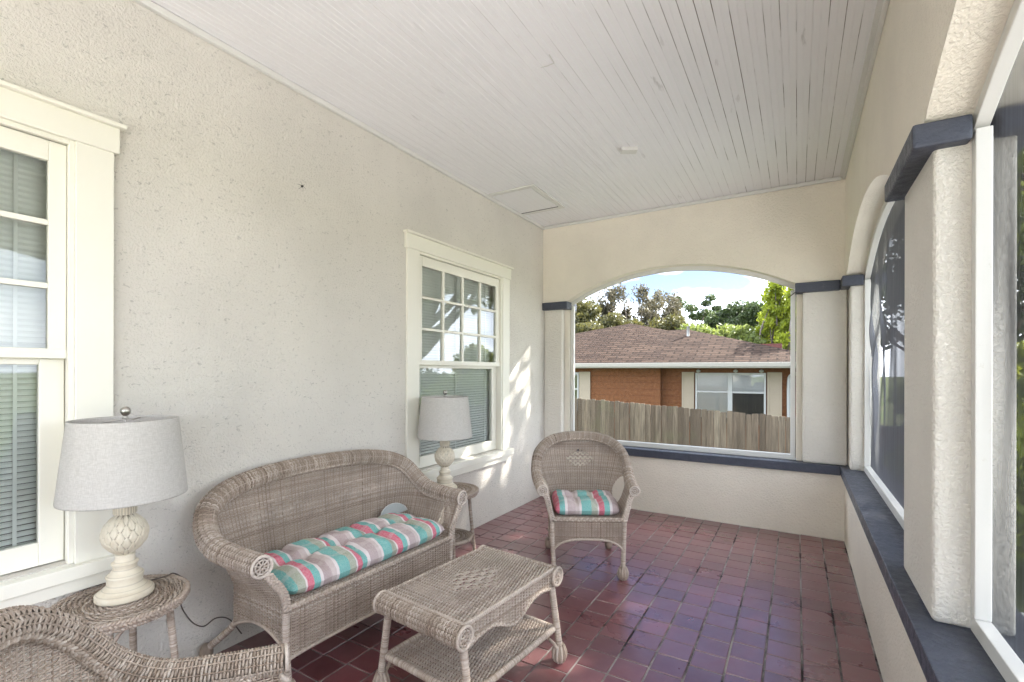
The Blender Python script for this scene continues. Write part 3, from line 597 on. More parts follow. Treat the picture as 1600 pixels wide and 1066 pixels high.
# ------------------------------------------------------------ wicker seating
def wicker_seat(name, Tp, Bp, front_y, seat_z, apron_z, rim_r, holes, diamonds, hw_front, back_feet, front_feet, loc, rz, arch_mid, depth_back):
    """Tp/Bp: right half control points from the front of the arm to the middle of the back"""
    root = empty(name, loc, rz)
    def full(P): P = np.array(P, float); R = P.copy(); Lf = P.copy(); Lf[:, 0] *= -1; return np.vstack([Lf, R[::-1][1:]])
    T3 = resample(full(Tp), 401); n = 401; Bf = full([(x, y, seat_z) for x, y in Bp]); Bf = np.vstack([Bf])
    # keep the correspondence of control points
    Tc = full(Tp); kc = np.concatenate([[0], np.cumsum(np.linalg.norm(np.diff(Tc, axis=0), axis=1))]); ln = kc[-1]
    def sm(C):
        o = []; Q = np.vstack([2*C[0]-C[1], C, 2*C[-1]-C[-2]]); ks = []
        for i in range(1, len(Q)-2):
            t = np.linspace(0, 1, 20, endpoint=False)[:, None]; p0, p1, p2, p3 = Q[i-1], Q[i], Q[i+1], Q[i+2]
            o.append(0.5*((2*p1)+(-p0+p2)*t+(2*p0-5*p1+4*p2-p3)*t**2+(-p0+3*p1-3*p2+p3)*t**3)); ks.append(kc[i-1]+(kc[i]-kc[i-1])*t[:, 0])
        return np.concatenate(ks+[[ln]]), np.vstack(o+[C[-1:]])
    kT, TT = sm(Tc); kB, BB = sm(Bf)
    ev = lambda k, A, s: np.stack([np.interp(s, k, A[:, i]) for i in range(3)], -1)
    def S(s, z):
        a = ev(kT, TT, s); b = ev(kB, BB, s); f = np.clip((z-seat_z)/(a[..., 2]-seat_z), 0, 1.3)[..., None]; g_ = f+0.16*f*(1-f)
        p = b+(a-b)*g_; p = np.concatenate([p[..., :2], z[..., None]], -1); return p
    zT = lambda s: np.interp(s, kT, TT[:, 2])
    yB = lambda s: np.interp(s, kB, BB[:, 1]); xB = lambda s: np.interp(s, kB, BB[:, 0])
    yT = lambda s: np.interp(s, kT, TT[:, 1])
    bw = abs(np.array(Bp)[:, 0]).max()
    def low(s):                                    # arched lower edge on the sides and at the back
        y = yB(s); x = xB(s); onside = y < depth_back*0.55
        ys_ = np.clip((y-front_y)/(depth_back*0.6-front_y), 0, 1)
        a1 = apron_z+0.07*np.sin(pi*ys_)**0.8; a2 = apron_z+0.06*np.cos(pi*x/(2*bw))**0.6
        return np.where(onside, a1, np.nan_to_num(a2, nan=apron_z))
    def mask(s, z):
        m = (z < zT(s)-rim_r*0.3) & (z > low(s))
        if holes:                                  # open lattice inside the diamond of the chair back
            m &= ~(dia(s, z) & (((np.floor(s/0.0215)+np.floor(z/0.017)) % 2) == 0) & ((z/0.017) % 1 > 0.25))
        for sx in (-1, 1):
            for (hy, hz, ry, rz_) in holes:
                m &= ~((((yT(s)*0.5+yB(s)*0.5-hy)/ry)**2+((z-hz)/rz_)**2 < 1) & (xB(s)*sx > 0))
        return m
    def dia(s, z):
        x = xB(s)*0.4+0.6*np.interp(s, kT, TT[:, 0]); d = np.zeros(s.shape, bool)
        for (cx, cz, rx, rz_) in diamonds: d |= (np.abs(x-cx)/rx+np.abs(z-cz)/rz_ < 1) & (yT(s) > 0.1)
        return d
    zmax = TT[:, 2].max()
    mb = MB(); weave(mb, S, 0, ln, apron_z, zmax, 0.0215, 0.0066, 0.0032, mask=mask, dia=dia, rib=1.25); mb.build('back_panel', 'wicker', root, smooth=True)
    # rim roll
    mb = MB(); R3 = T3.copy(); ctr = np.array([0, 0, 0]); out = T3.copy(); out[:, 2] = 0
    outv = norm(np.stack([T3[:, 0], T3[:, 1]+0.0, T3[:, 2]*0], 1)); R3 = T3+outv*rim_r*0.35; inner_tube(mb, R3, rim_r*0.80, 0.05)
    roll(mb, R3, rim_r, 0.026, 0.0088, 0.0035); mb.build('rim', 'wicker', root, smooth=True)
    # braid along the inner edge of the rim
    mb = MB(); inn = T3-outv*rim_r*0.55; inn[:, 2] -= rim_r*0.62; braid(mb, inn[10:-10], 0.009, 0.036)
    mb.build('inner_braid', 'wicker', root, smooth=True)
    # arm fronts
    for sx in (-1, 1):
        top = np.array([R3[-1][0]*sx, R3[0][1], R3[0][2]])
        mb = MB(); rosette(mb, top+np.array([0, -0.006, 0]), (0, -1, 0), rim_r*0.93); mb.build('arm_scroll', 'wicker_pale', root, smooth=True)
        mb = MB(); hx = abs(Bp[0][0]); path = [(top[0]-sx*rim_r*0.55, front_y-0.005, top[2]-rim_r*0.95), (top[0]-sx*rim_r*0.85, front_y-0.006, top[2]-rim_r*1.4), (sx*(hx+0.016), front_y-0.008, (top[2]-rim_r)*0.4+seat_z*0.6), (sx*hx, front_y-0.008, seat_z), (sx*(hx-0.004), front_y-0.004, seat_z-0.02)]
        braid(mb, path, 0.018, 0.05); mb.build('post_braid', 'wicker_pale', root, smooth=True)
    # seat, frame
    mb = MB(); hx = abs(Bp[0][0])
    def S2(s, t): return np.stack([s, t, np.full_like(s, seat_z-0.006)], -1)
    def m2(s, t):
        xb = np.interp(t, np.array(Bp)[:, 1], np.array(Bp)[:, 0]); return np.abs(s) < xb
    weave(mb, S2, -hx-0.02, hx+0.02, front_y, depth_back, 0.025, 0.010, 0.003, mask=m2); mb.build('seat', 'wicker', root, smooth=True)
    mb = MB(); braid(mb, [(-hx, front_y-0.012, seat_z-0.004), (0, front_y-0.016, seat_z-0.004), (hx, front_y-0.012, seat_z-0.004)], 0.013, 0.04)
    mb.build('seat_braid', 'wicker', root, smooth=True)
    # front apron
    mb = MB()
    def S3(s, t): return np.stack([s, np.full_like(s, front_y-0.006)-0.012*np.cos(s/hx*pi/2), t], -1)
    def zb(s):
        q = np.abs(s)/hx; return apron_z-0.035+arch_mid*np.clip((1-q**3.0), 0, 1)**0.6
    weave(mb, S3, -hx, hx, apron_z-0.045, seat_z-0.012, 0.0215, 0.0066, 0.0032, mask=lambda s, t: t > zb(s), rib=1.25)
    xs_ = np.linspace(-hx, hx, 60); tube(mb, np.stack([xs_, front_y-0.008-0.012*np.cos(xs_/hx*pi/2), zb(xs_)], 1), 0.008, 7, 0.75)
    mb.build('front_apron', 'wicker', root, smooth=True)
    # lower edge binding of the body
    mb = MB(); sl_ = np.linspace(0.02, ln-0.02, 240); tube(mb, S(sl_, low(sl_)), 0.008, 7, 0.6); mb.build('lower_binding', 'wicker', root, smooth=True)
    # legs
    for sx in (-1, 1):
        fx, fy = front_feet
        mb = MB(); wrapped(mb, [(sx*hx, front_y, seat_z-0.02), (sx*(hx+fx)/2, front_y, apron_z), (sx*fx, fy, 0.07)], 0.0165)
        lathe(mb, [(0.006, 0), (0.020, 0.004), (0.030, 0.02), (0.034, 0.042), (0.029, 0.068), (0.019, 0.088)], 14, (sx*fx, fy, 0.0), 0.35)
        for k in range(10):
            a = k*2*pi/10; tube(mb, resample([(sx*fx+cos(a)*r_, fy+sin(a)*r_, z_) for r_, z_ in ((.016, .004), (.030, .018), (.036, .044), (.029, .07), (.018, .092))], 9), 0.006, 5, RNG.uniform(0.3, 0.8))
        mb.build('leg', 'wicker_pale', root, smooth=True)
        bx_, by_ = back_feet; bxx = abs(Bp[-4][0]) if len(Bp) > 4 else bx_
        mb = MB(); wrapped(mb, [(sx*bxx*0.98, depth_back*0.75, seat_z-0.02), (sx*(bxx+(bx_-bxx)*0.4), depth_back*0.85, apron_z), (sx*bx_, by_, 0.06)], 0.0165)
        lathe(mb, [(0.012, 0), (0.024, 0.008), (0.031, 0.03), (0.031, 0.055), (0.024, 0.08), (0.016, 0.09)], 14, (sx*bx_, by_, 0.0), 0.25)
        mb.build('leg', 'wicker', root, smooth=True)
    return root
cT = [(.31, -.27, .615), (.322, -.12, .622), (.335, .01, .638), (.342, .11, .695), (.32, .19, .80), (.24, .245, .88), (.125, .27, .915), (0, .278, .922)]
cB = [(.253, -.27), (.26, -.12), (.26, .0), (.25, .10), (.215, .17), (.165, .205), (.09, .225), (0, .23)]
ch = wicker_seat('wicker_armchair', cT, cB, -.272, .42, .205, .036, [(0.10, .535, .075, .10)], [(0, .745, .12, .075)], .25, (.245, .30), (.24, -.285), (1.167, 3.385, 0), radians(29.5), 0.11, 0.22)
tag(ch, 'rounded wicker armchair with a plaid cushion in front of the end wall opening', 'armchair', 'wicker armchairs')
ch2 = copy_tree(ch); ch2.location = (1.414, .453, 0); ch2.rotation_euler = (0, 0, radians(150))
tag(ch2, 'wicker armchair in the lower left foreground seen over its woven rim', 'armchair', 'wicker armchairs')
sT = [(.64, -.29, .628), (.655, -.13, .632), (.668, .02, .648), (.665, .12, .70), (.625, .19, .785), (.52, .235, .845), (.35, .255, .88), (.17, .26, .893), (0, .262, .896)]
sB = [(.545, -.295), (.55, -.13), (.555, .0), (.56, .09), (.53, .16), (.45, .195), (.32, .21), (.16, .215), (0, .215)]
sofa = wicker_seat('wicker_sofa', sT, sB, -.297, .415, .215, .046, [], [(-.27, .69, .17, .085), (.27, .69, .17, .085)], .54, (.60, .30), (.54, -.31), (.365, 1.85, 0), radians(87.3), 0.02, 0.20)
tag(sofa, 'long wicker sofa with rolled arms against the house wall', 'sofa')

# cushions
def cushion(name, wx, wy, th, tufts, rows, mat, loc, rz, nx=120, ny=60):
    u = np.linspace(-1, 1, nx); v = np.linspace(-1, 1, ny); U, V = np.meshgrid(u, v)
    def side(sgn):
        e = (np.clip(1-np.abs(U)**9, 0, 1)*np.clip(1-np.abs(V)**5, 0, 1))**0.5
        dim = np.ones_like(U)
        for tu in tufts:
            dim *= 1-0.36*np.exp(-((U-tu)*wx/0.026)**2)
            for tv in rows: dim *= 1-0.62*np.exp(-(((U-tu)*wx)**2+((V-tv)*wy)**2)/0.040**2)
        for tv in rows: dim *= 1-0.34*np.exp(-((V-tv)*wy/0.030)**2)
        ph = 0.06*np.sin(U*wx*41+1.3)*np.sin(V*wy*33)+0.05*np.sin(U*wx*17+V*7)+0.025*np.sin(U*wx*95+V*19)
        return sgn*th*(0.5*e*dim*(1+ph) if sgn > 0 else 0.42*e)
    xx = np.sign(U)*np.abs(U)**1.0*wx*(1-0.05*np.abs(V)**3); yy = V*wy*(1-0.05*np.abs(U)**6)
    sc = 1.0
    for tu in tufts: yy = yy*(1-0.035*np.exp(-((U-tu)*wx/0.03)**2)*np.abs(V)**3)
    mb = MB()
    for sgn in (1, -1):
        P = np.stack([xx, yy, side(sgn)], -1).reshape(-1, 3); i = np.arange(ny-1)[:, None]; j = np.arange(nx-1)[None]
        q = np.stack([i*nx+j, i*nx+j+1, (i+1)*nx+j+1, (i+1)*nx+j], -1).reshape(-1, 4); mb.add(P, q if sgn > 0 else q[:, ::-1])
    o = mb.build(name, mat, smooth=True)
    for tu in tufts:
        for tv in rows:
            iu = np.abs(u-tu).argmin(); iv = np.abs(v-tv).argmin(); mbb = MB(); z = side(1)[iv, iu]
            tube(mbb, [(tu*wx-0.012, tv*wy+0.006, z+0.006), (tu*wx, tv*wy, z+0.001), (tu*wx+0.013, tv*wy-0.005, z+0.007)], 0.0018, 5); mbb.build('tuft_tie', mat, o, smooth=True)
    o.location = loc; o.rotation_euler = (0, 0, rz); return o
_r = radians(87.3)
def loc_of(base, rz, x, y): return (base[0]+cos(rz)*x-sin(rz)*y, base[1]+sin(rz)*x+cos(rz)*y)
l = loc_of((.365, 1.85), _r, 0.0, -0.065)
o = cushion('seat_cushion',  .53, .235, .14, (-.62, -.21, .21, .62), (0.0,), 'plaid', (l[0], l[1], .415+.050), _r)
tag(o, 'long tufted plaid cushion in teal rose and white lying on the wicker sofa', 'cushion', 'plaid cushions')
l = loc_of((1.167, 3.385), radians(29.5), 0.0, -0.035)
o = cushion('seat_cushion', .235, .22, .125, (-.33, .33), (0.1,), 'plaid_small', (l[0], l[1], .42+.047), radians(29.5), 80, 60)
tag(o, 'square tufted plaid cushion on the far wicker armchair', 'cushion', 'plaid cushions')
# second copy of the cushion is out of frame in the near chair: left out
# small pale fan shaped purse at the far back corner of the sofa
mb = MB(); n_ = 22; R_ = 0.075
for sgn in (1, -1):
    V = []; k = 9
    for i in range(k):
        f = i/(k-1)
        for j in range(n_+1):
            a = pi*0.02+pi*0.96*j/n_; rr = R_*f*(1+0.02*cos(j*pi)); V.append((cos(a)*rr*1.25, sgn*(0.014*(1-f**2)+0.001)+0.005*cos(j*pi)*f, sin(a)*rr))
    m_ = n_+1; q = [(i*m_+j, i*m_+j+1, (i+1)*m_+j+1, (i+1)*m_+j) for i in range(k-1) for j in range(n_)]; mb.add(V, q)
l = loc_of((.365, 1.85), _r, 0.455, 0.105)
M['pouch'] = paint('pale_silvery_fabric', (0.30, 0.325, 0.32), 0.6, (0.14, 0.16, 0.15), 0.7, 70)
o = mb.build('fan_pouch', 'pouch', smooth=True); o.location = (l[0], l[1], .498); o.rotation_euler = (radians(-24), radians(-8), _r+radians(-14)); tag(o, 'small pale grey fan shaped pouch leaning on the sofa back', 'pouch')
mb = MB(); tube(mb, [(cos(a)*0.096, 0, sin(a)*0.077) for a in np.linspace(0.05, pi-0.05, 30)], 0.003, 6, 0.8); mb.build('piping', 'curtain', o, smooth=True)

# ------------------------------------------------------------ coffee table
tb = empty('wicker_coffee_table', (1.24, 1.865, 0), radians(-5.5)); tag(tb, 'rectangular wicker coffee table with rolled ends and a lower shelf', 'coffee table')
hx, hy, zt = .232, .335, .455
mb = MB(); def_S = lambda s, t: np.stack([t, s, zt+0.004*np.cos(t/hx*pi/2)], -1)
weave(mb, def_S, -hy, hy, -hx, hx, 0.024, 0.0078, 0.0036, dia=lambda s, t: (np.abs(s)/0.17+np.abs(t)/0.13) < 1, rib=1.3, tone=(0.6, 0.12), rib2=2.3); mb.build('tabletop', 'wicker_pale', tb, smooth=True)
mb = MB()
for p in ([(-hx, -hy, zt), (hx, -hy, zt)], [(-hx, hy, zt), (hx, hy, zt)], [(-hx, -hy, zt), (-hx, hy, zt)], [(hx, -hy, zt), (hx, hy, zt)]):
    braid(mb, [p[0], tuple((np.array(p[0])+np.array(p[1]))/2), p[1]], 0.010, 0.034)
mb.build('edge_braid', 'wicker', tb, smooth=True)
for sy in (-1, 1):
    rr = 0.043; P = [(-hx-0.012, sy*(hy+0.012), zt-rr*0.9), (0, sy*(hy+0.012), zt-rr*0.9), (hx+0.012, sy*(hy+0.012), zt-rr*0.9)]
    mb = MB(); inner_tube(mb, P, rr*0.85, 0.05); roll(mb, P, rr, 0.024, 0.0085); er = mb.build('end_roll', 'wicker', tb, smooth=True)
    for sx in (-1, 1):
        mb = MB(); rosette(mb, (sx*(hx+0.016), sy*(hy+0.012), zt-rr*0.9), (sx, 0, 0), rr*1.0); mb.build('rosette', 'wicker', er, smooth=True)
for sx in (-1, 1):
    zb = lambda s: zt-0.075-0.040*np.exp(-(s/0.13)**2)-0.012*np.cos(s/hy*pi*2)
    mb = MB(); weave(mb, lambda s, t: np.stack([np.full_like(s, sx*(hx+0.004)), s, t], -1), -hy, hy, zt-0.14, zt-0.008, 0.022, 0.0068, 0.003, mask=lambda s, t: t > zb(s), rib=1.2)
    ys_ = np.linspace(-hy, hy, 50); braid(mb, np.stack([np.full(50, sx*(hx+0.006)), ys_, zb(ys_)], 1), 0.007, 0.03); mb.build('side_apron', 'wicker', tb, smooth=True)
fx, fy = hx+0.035, hy+0.0
for sx in (-1, 1):
    for sy in (-1, 1):
        mb = MB(); wrapped(mb, [(sx*(hx-0.01), sy*(hy-0.005), zt-0.07), (sx*(hx+0.01), sy*(hy-0.003), 0.25), (sx*fx, sy*fy, 0.08)], 0.0165)
        lathe(mb, [(0.006, 0), (0.020, 0.004), (0.030, 0.02), (0.033, 0.042), (0.028, 0.068), (0.018, 0.088)], 14, (sx*fx, sy*fy, 0), 0.3)
        for k in range(9):
            a = k*2*pi/9; tube(mb, resample([(sx*fx+cos(a)*r_, sy*fy+sin(a)*r_, z_) for r_, z_ in ((.016, .004), (.029, .018), (.035, .044), (.028, .07), (.018, .092))], 9), 0.006, 5, RNG.uniform(0.3, 0.8))
        tube(mb, [(sx*(fx-0.01), sy*(fy-0.09), 0.155), (sx*(fx-0.004), sy*(fy-0.05), 0.115), (sx*fx, sy*(fy-0.022), 0.075)], 0.008, 7, 0.6)
        mb.build('leg', 'wicker_pale', tb, smooth=True)
zs2 = 0.165
mb = MB(); weave(mb, lambda s, t: np.stack([t, s, np.full_like(s, zs2)], -1), -hy+0.01, hy-0.01, -hx-0.01, hx+0.01, 0.024, 0.0078, 0.0036, rib=1.3, rib2=2.3); 
for p in ([(-hx-0.012, -hy+.01, zs2), (-hx-0.012, hy-.01, zs2)], [(hx+0.012, -hy+.01, zs2), (hx+0.012, hy-.01, zs2)], [(-hx-.012, -hy+.01, zs2), (hx+.012, -hy+.01, zs2)], [(-hx-.012, hy-.01, zs2), (hx+.012, hy-.01, zs2)]): wrapped(mb, p, 0.015)
mb.build('lower_shelf', 'wicker_pale', tb, smooth=True)

# ------------------------------------------------------------ side tables and lamps
def side_table(loc, rz):
    r0 = empty('round_side_table', loc, rz); zt, R_ = .535, .215
    mb = MB(); nr = 24
    for k in range(2, nr+1):
        r_ = R_*k/nr; n_ = max(12, int(2*pi*r_/0.008)); a = np.linspace(0, 2*pi, n_, endpoint=False); sp = 28 if k > 10 else 14
        z = zt-0.004+0.0028*np.sin(a*sp+pi*(k % 2))
        strand(mb, np.stack([np.cos(a)*r_, np.sin(a)*r_, z], 1), np.tile([0, 0, 1.], (n_, 1)), R_/nr*0.5, 0.0032, 4, float(np.clip(RNG.normal(0.45, 0.2), 0, 1)), True)
    for k in range(28): a = k*2*pi/28; tube(mb, [(cos(a)*0.02, sin(a)*0.02, zt-0.006), (cos(a)*R_, sin(a)*R_, zt-0.006)], 0.0028, 4, 0.4)
    lathe(mb, [(R_*0.98, zt-0.014), (R_*0.98, zt-0.010)], 40, tone=0.0); mb.build('tabletop', 'wicker', r0, smooth=True)
    mb = MB(); a = np.linspace(0, 2*pi, 80)
    braid(mb, np.stack([np.cos(a)*(R_+0.004), np.sin(a)*(R_+0.004), np.full(80, zt-0.010)], 1), 0.013, 0.04)
    braid(mb, np.stack([np.cos(a)*(R_-0.004), np.sin(a)*(R_-0.004), np.full(80, zt-0.030)], 1), 0.010, 0.034); mb.build('edge_braid', 'wicker', r0, smooth=True)
    for k in range(4):
        q = pi/4+k*pi/2; c_, s_ = cos(q), sin(q)
        mb = MB(); wrapped(mb, [(c_*0.155, s_*0.155, zt-0.03), (c_*0.175, s_*0.175, 0.28), (c_*0.205, s_*0.205, 0.0)], 0.0135)
        for sg in (-1, 1):
            q2 = q+sg*0.55; tube(mb, resample([(c_*0.165, s_*0.165, zt-0.12), ((c_+cos(q2))*0.083, (s_+sin(q2))*0.083, zt-0.055), (cos(q2)*0.185, sin(q2)*0.185, zt-0.035)], 14), 0.008, 6, 0.5)
        tube(mb, resample([(c_*0.183, s_*0.183, 0.10), (c_*0.16, s_*0.16, 0.135), (c_*0.12, s_*0.12, 0.155)], 10), 0.007, 6, 0.5)
        th = np.linspace(0, 2*pi*3, 40); mb.build('leg', 'wicker', r0, smooth=True)
    mb = MB(); R2 = 0.165; z2 = 0.17
    for k in range(1, 19):
        r_ = R2*k/18; n_ = max(12, int(2*pi*r_/0.008)); a = np.linspace(0, 2*pi, n_, endpoint=False)
        strand(mb, np.stack([np.cos(a)*r_, np.sin(a)*r_, z2+0.0028*np.sin(a*20+pi*(k % 2))], 1), np.tile([0, 0, 1.], (n_, 1)), R2/18*0.5, 0.003, 4, float(np.clip(RNG.normal(0.4, 0.2), 0, 1)), True)
    lathe(mb, [(R2*0.98, z2-0.010), (R2*0.98, z2-0.006)], 30, tone=0.0)
    a = np.linspace(0, 2*pi, 60); tube(mb, np.stack([np.cos(a)*(R2+.004), np.sin(a)*(R2+.004), np.full(60, z2-0.004)], 1), 0.014, 8, 0.6); mb.build('lower_shelf', 'wicker', r0, smooth=True)
    return r0
st1 = side_table((.235, .845, 0), radians(12)); tag(st1, 'round wicker side table beneath the near lamp by the left window', 'side table', 'round wicker side tables')
st2 = copy_tree(st1); st2.location = (.245, 2.93, 0); st2.rotation_euler = (0, 0, radians(3)); tag(st2, 'round wicker side table at the far end of the sofa', 'side table', 'round wicker side tables')
# loose wrapping on the leg of the near table
mb = MB()
for (dx, dz, s_) in ((0.0, 0.30, 1), (0.01, 0.22, -1), (-0.005, 0.12, 1)):
    a = np.linspace(0, 4.6, 16); tube(mb, [(.235+.165+dx+0.026*cos(q*s_), .845+.03+.10+0.026*sin(q), dz+0.01*q) for q in a], 0.0022, 5, 0.5)
def lamp(loc, rz):
    r0 = empty('table_lamp', loc, rz); mb = MB()
    prof = [(0.0, 0), (.093, 0), (.096, .006), (.096, .020), (.092, .027), (.078, .033), (.074, .040), (.064, .046), (.060, .055), (.059, .078), (.063, .086), (.060, .092), (.047, .100), (.040, .112), (.040, .125), (.045, .131), (.045, .137), (.036, .143), (.033, .150), (.032, .162), (.034, .168)]
    P_ = []; T_ = []
    for (r_a, z_a), (r_b, z_b) in zip(prof[:-1], prof[1:]):
        for f in (0.0, 0.5): P_.append((r_a+(r_b-r_a)*f, z_a+(z_b-z_a)*f)); T_.append(.75)
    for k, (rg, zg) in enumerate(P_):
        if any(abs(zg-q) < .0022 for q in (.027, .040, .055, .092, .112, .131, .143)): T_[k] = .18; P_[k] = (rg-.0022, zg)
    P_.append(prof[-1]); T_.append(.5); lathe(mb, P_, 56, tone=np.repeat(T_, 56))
    # artichoke body
    n, m = 168, 90; zc, rz_, rr = .252, .087, .0735; th = np.linspace(0, 2*pi, n, endpoint=False); f = np.linspace(0.02, 0.98, m)
    TH, F = np.meshgrid(th, f); rad = rr*np.sin(pi*np.clip(F, 0, 1))**0.62*(1.02-0.06*F); zz = zc-rz_+2*rz_*F
    h = np.zeros_like(F); nl = 11; rows = 7; rh = 0.16
    for k in range(rows)[::-1]:
        fb = -0.04+k*0.135; phi = (TH/(2*pi)*nl+0.5*(k % 2)) % 1-0.5; g_ = (F-fb)/(rh*1.75)     # 0 base .. 1 tip
        wdt = 0.56*np.clip(1-np.clip(g_, 0, 1)**1.7, 0, 1); ins = (g_ > 0) & (g_ < 1) & (np.abs(phi) < wdt)
        edge = np.clip(1-np.abs(phi)/np.maximum(wdt, 1e-3), 0, 1)
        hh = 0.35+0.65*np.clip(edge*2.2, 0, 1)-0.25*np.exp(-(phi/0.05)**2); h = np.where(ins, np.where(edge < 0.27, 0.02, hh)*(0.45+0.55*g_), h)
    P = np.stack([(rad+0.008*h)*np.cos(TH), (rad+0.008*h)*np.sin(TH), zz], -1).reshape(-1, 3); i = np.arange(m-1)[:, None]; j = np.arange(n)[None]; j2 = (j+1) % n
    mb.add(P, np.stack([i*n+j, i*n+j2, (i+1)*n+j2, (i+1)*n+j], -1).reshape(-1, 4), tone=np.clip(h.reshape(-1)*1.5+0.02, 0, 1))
    a = np.linspace(0, 2*pi, 96, endpoint=False); V = []
    for z, r_ in ((.332, .036), (.337, .038), (.375, .038), (.380, .036), (.380, .010)): V += [((r_+0.0012*cos(q*24))*cos(q), (r_+0.0012*cos(q*24))*sin(q), z) for q in a]
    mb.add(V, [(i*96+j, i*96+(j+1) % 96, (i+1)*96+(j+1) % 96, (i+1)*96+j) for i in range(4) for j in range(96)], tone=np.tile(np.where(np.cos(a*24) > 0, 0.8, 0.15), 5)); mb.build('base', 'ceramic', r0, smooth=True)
    mb = MB(); lathe(mb, [(.012, .380), (.012, .42), (.006, .43), (.004, .70), (.006, .712)], 16); 
    for sg in (-1, 1): tube(mb, resample([(sg*.01, 0, .42), (sg*.055, 0, .48), (sg*.05, 0, .61), (0, 0, .704)], 20), 0.0025, 6)
    for k in range(3): q = k*2*pi/3+0.4; tube(mb, [(0, 0, .712), (cos(q)*.08, sin(q)*.08, .702), (cos(q)*.174, sin(q)*.174, .704)], 0.0028, 6)
    mb.build('harp', 'nickel', r0, smooth=True)
    mb = MB(); lathe(mb, [(.206, .400), (.2095, .400), (.210, .407), (.1785, .704), (.178, .712), (.175, .712), (.1745, .704), (.206, .407), (.206, .400)], 80, cap=False); mb.build('lamp_shade', 'linen', r0, smooth=True)
    mb = MB(); lathe(mb, [(.005, .712), (.012, .714), (.009, .720), (.006, .724), (.011, .728), (.0165, .737), (.018, .745), (.016, .754), (.009, .761), (0.001, .763)], 24); mb.build('finial', 'nickel', r0, smooth=True)
    return r0
zt_ = .540
l1 = lamp((.225, .86, zt_), 0); tag(l1, 'table lamp with carved artichoke base and grey linen shade in the left foreground', 'lamp', 'matching table lamps')
l2 = copy_tree(l1); l2.location = (.225, 2.90, zt_); l2.rotation_euler = (0, 0, 1.0); tag(l2, 'smaller looking far table lamp between the sofa and the far window', 'lamp', 'matching table lamps')
CORD = [(.16, .93, .545), (.19, 1.02, .551), (.175, 1.06, .545), (.10, 1.135, .47), (.06, 1.155, .40), (.06, 1.14, .345), (.06, 1.165, .28), (.06, 1.20, .225), (.05, 1.25, .19), (.04, 1.31, .20), (.03, 1.38, .16), (.02, 1.45, .05)]
mb = MB(); P = resample(CORD, 90)
P -= np.array([.225, .86, zt_]); tube(mb, P, 0.003, 6); mb.build('cord', 'cord', l1, smooth=True)
# spider on wall
mb = MB(); lathe(mb, [(0.001, 0), (.006, .004), (.007, .010), (.004, .016), (.001, .018)], 10)
for k in range(6): a = k*pi/3+.3; tube(mb, [(0, 0, .008), (cos(a)*.016, sin(a)*.016, .012), (cos(a)*.028, sin(a)*.028, .002)], .0009, 4)
o = mb.build('spider', 'dark', smooth=True); o.location = (0.004, 1.81, 2.549); o.rotation_euler = (0, radians(90), 0); tag(o, 'tiny dark spider on the upper part of the house wall', 'insect')
# dry grass sprig on floor
mb = MB()
for k in range(7): a = k*.5; tube(mb, [(0, 0, .004), (cos(a)*.03, sin(a)*.03, .012), (cos(a)*.055, sin(a)*.055, .004)], .0012, 4)
o = mb.build('dry_sprig', 'wicker', smooth=True); o.location = (.845, 1.70, 0.0); tag(o, 'small dry sprig on the red tiles beneath the sofa front', 'debris')

# ------------------------------------------------------------ fence
FY = 9.0; rng = np.random.default_rng(11)
fr_ = empty('wooden_fence', (0, FY, YARD)); tag(fr_, 'weathered grey picket privacy fence between the porch and the orange house', 'fence')
x = -5.0; mb = MB()
while x < 4.6:
    w_ = 0.098+rng.normal(0, 0.004); top = 0.915-0.052*(x+1.46)+rng.normal(0, 0.007)
    mb2 = mb; z1 = top-YARD; y_ = rng.normal(0, 0.008); dx = rng.normal(0, 0.002)
    v = [(x, y_, 0), (x+w_-.004, y_, 0), (x+w_-.004, y_+.018, 0), (x, y_+.018, 0)]; t_ = z1; d_ = 0.012
    v += [(x+dx, y_, t_-d_), (x+dx+w_-.004, y_, t_-d_), (x+dx+w_-.004, y_+.018, t_-d_), (x+dx, y_+.018, t_-d_), (x+dx+.014, y_, t_), (x+dx+w_-.018, y_, t_), (x+dx+w_-.018, y_+.018, t_), (x+dx+.014, y_+.018, t_)]
    mb.add(v, [(0, 1, 5, 4), (2, 3, 7, 6), (1, 2, 6, 5), (3, 0, 4, 7), (4, 5, 9, 8), (6, 7, 11, 10), (5, 6, 10, 9), (7, 4, 8, 11), (8, 9, 10, 11)], tone=float(np.clip(rng.normal(.5, .33), 0, 1))); x += w_
mb.build('pickets', 'fence', fr_)
mb = MB()
for z in (.35, 1.45): box(mb, -5, 4.6, .022, .06, z, z+.09)
mb.build('rail', 'fence', fr_)
for k in range(5):
    mb = MB(); xx = -4.6+k*2.25; box(mb, xx, xx+.09, .062, .15, 0, 1.6); mb.build('post', 'fence', fr_)

# ------------------------------------------------------------ neighbour house
nb = empty('neighbour_house', (0, 14.8, YARD)); tag(nb, 'orange brown single storey house with brown hipped roof beyond the fence', 'house')
YW = 14.8; EZ_ = 1.60
def W3(p): return (p[0], p[1]-YW, p[2]-YARD)
mb = MB(); box(mb, -9, -0.96, YW-.25-YW, 6.5, 0, EZ_+.02-YARD); box(mb, -0.96, 3.9, 0, 6.5, 0, EZ_+.02-YARD); mb.build('wall', 'siding', nb)
mb = MB(); ye = 14.15; yr = 17.2
CX, CZ, FX = 2.554, 1.45, 747.5
def atp(u, v, y):                               # where a sight line through the photograph meets the depth y
    q = (u-800)/FX; dx, dy = -.5121+.8589*q, .8589+.5121*q; t_ = y/dy; return np.array([CX+dx*t_, y, CZ+(580-v)*t_/FX])
sil = [(760, 552, 15.4), (889, 523, 16.6), (985, 505, 17.2), (1044, 516, 17.0), (1074, 514, 16.9), (1243, 548, 15.2), (1325, 566, 14.2)]
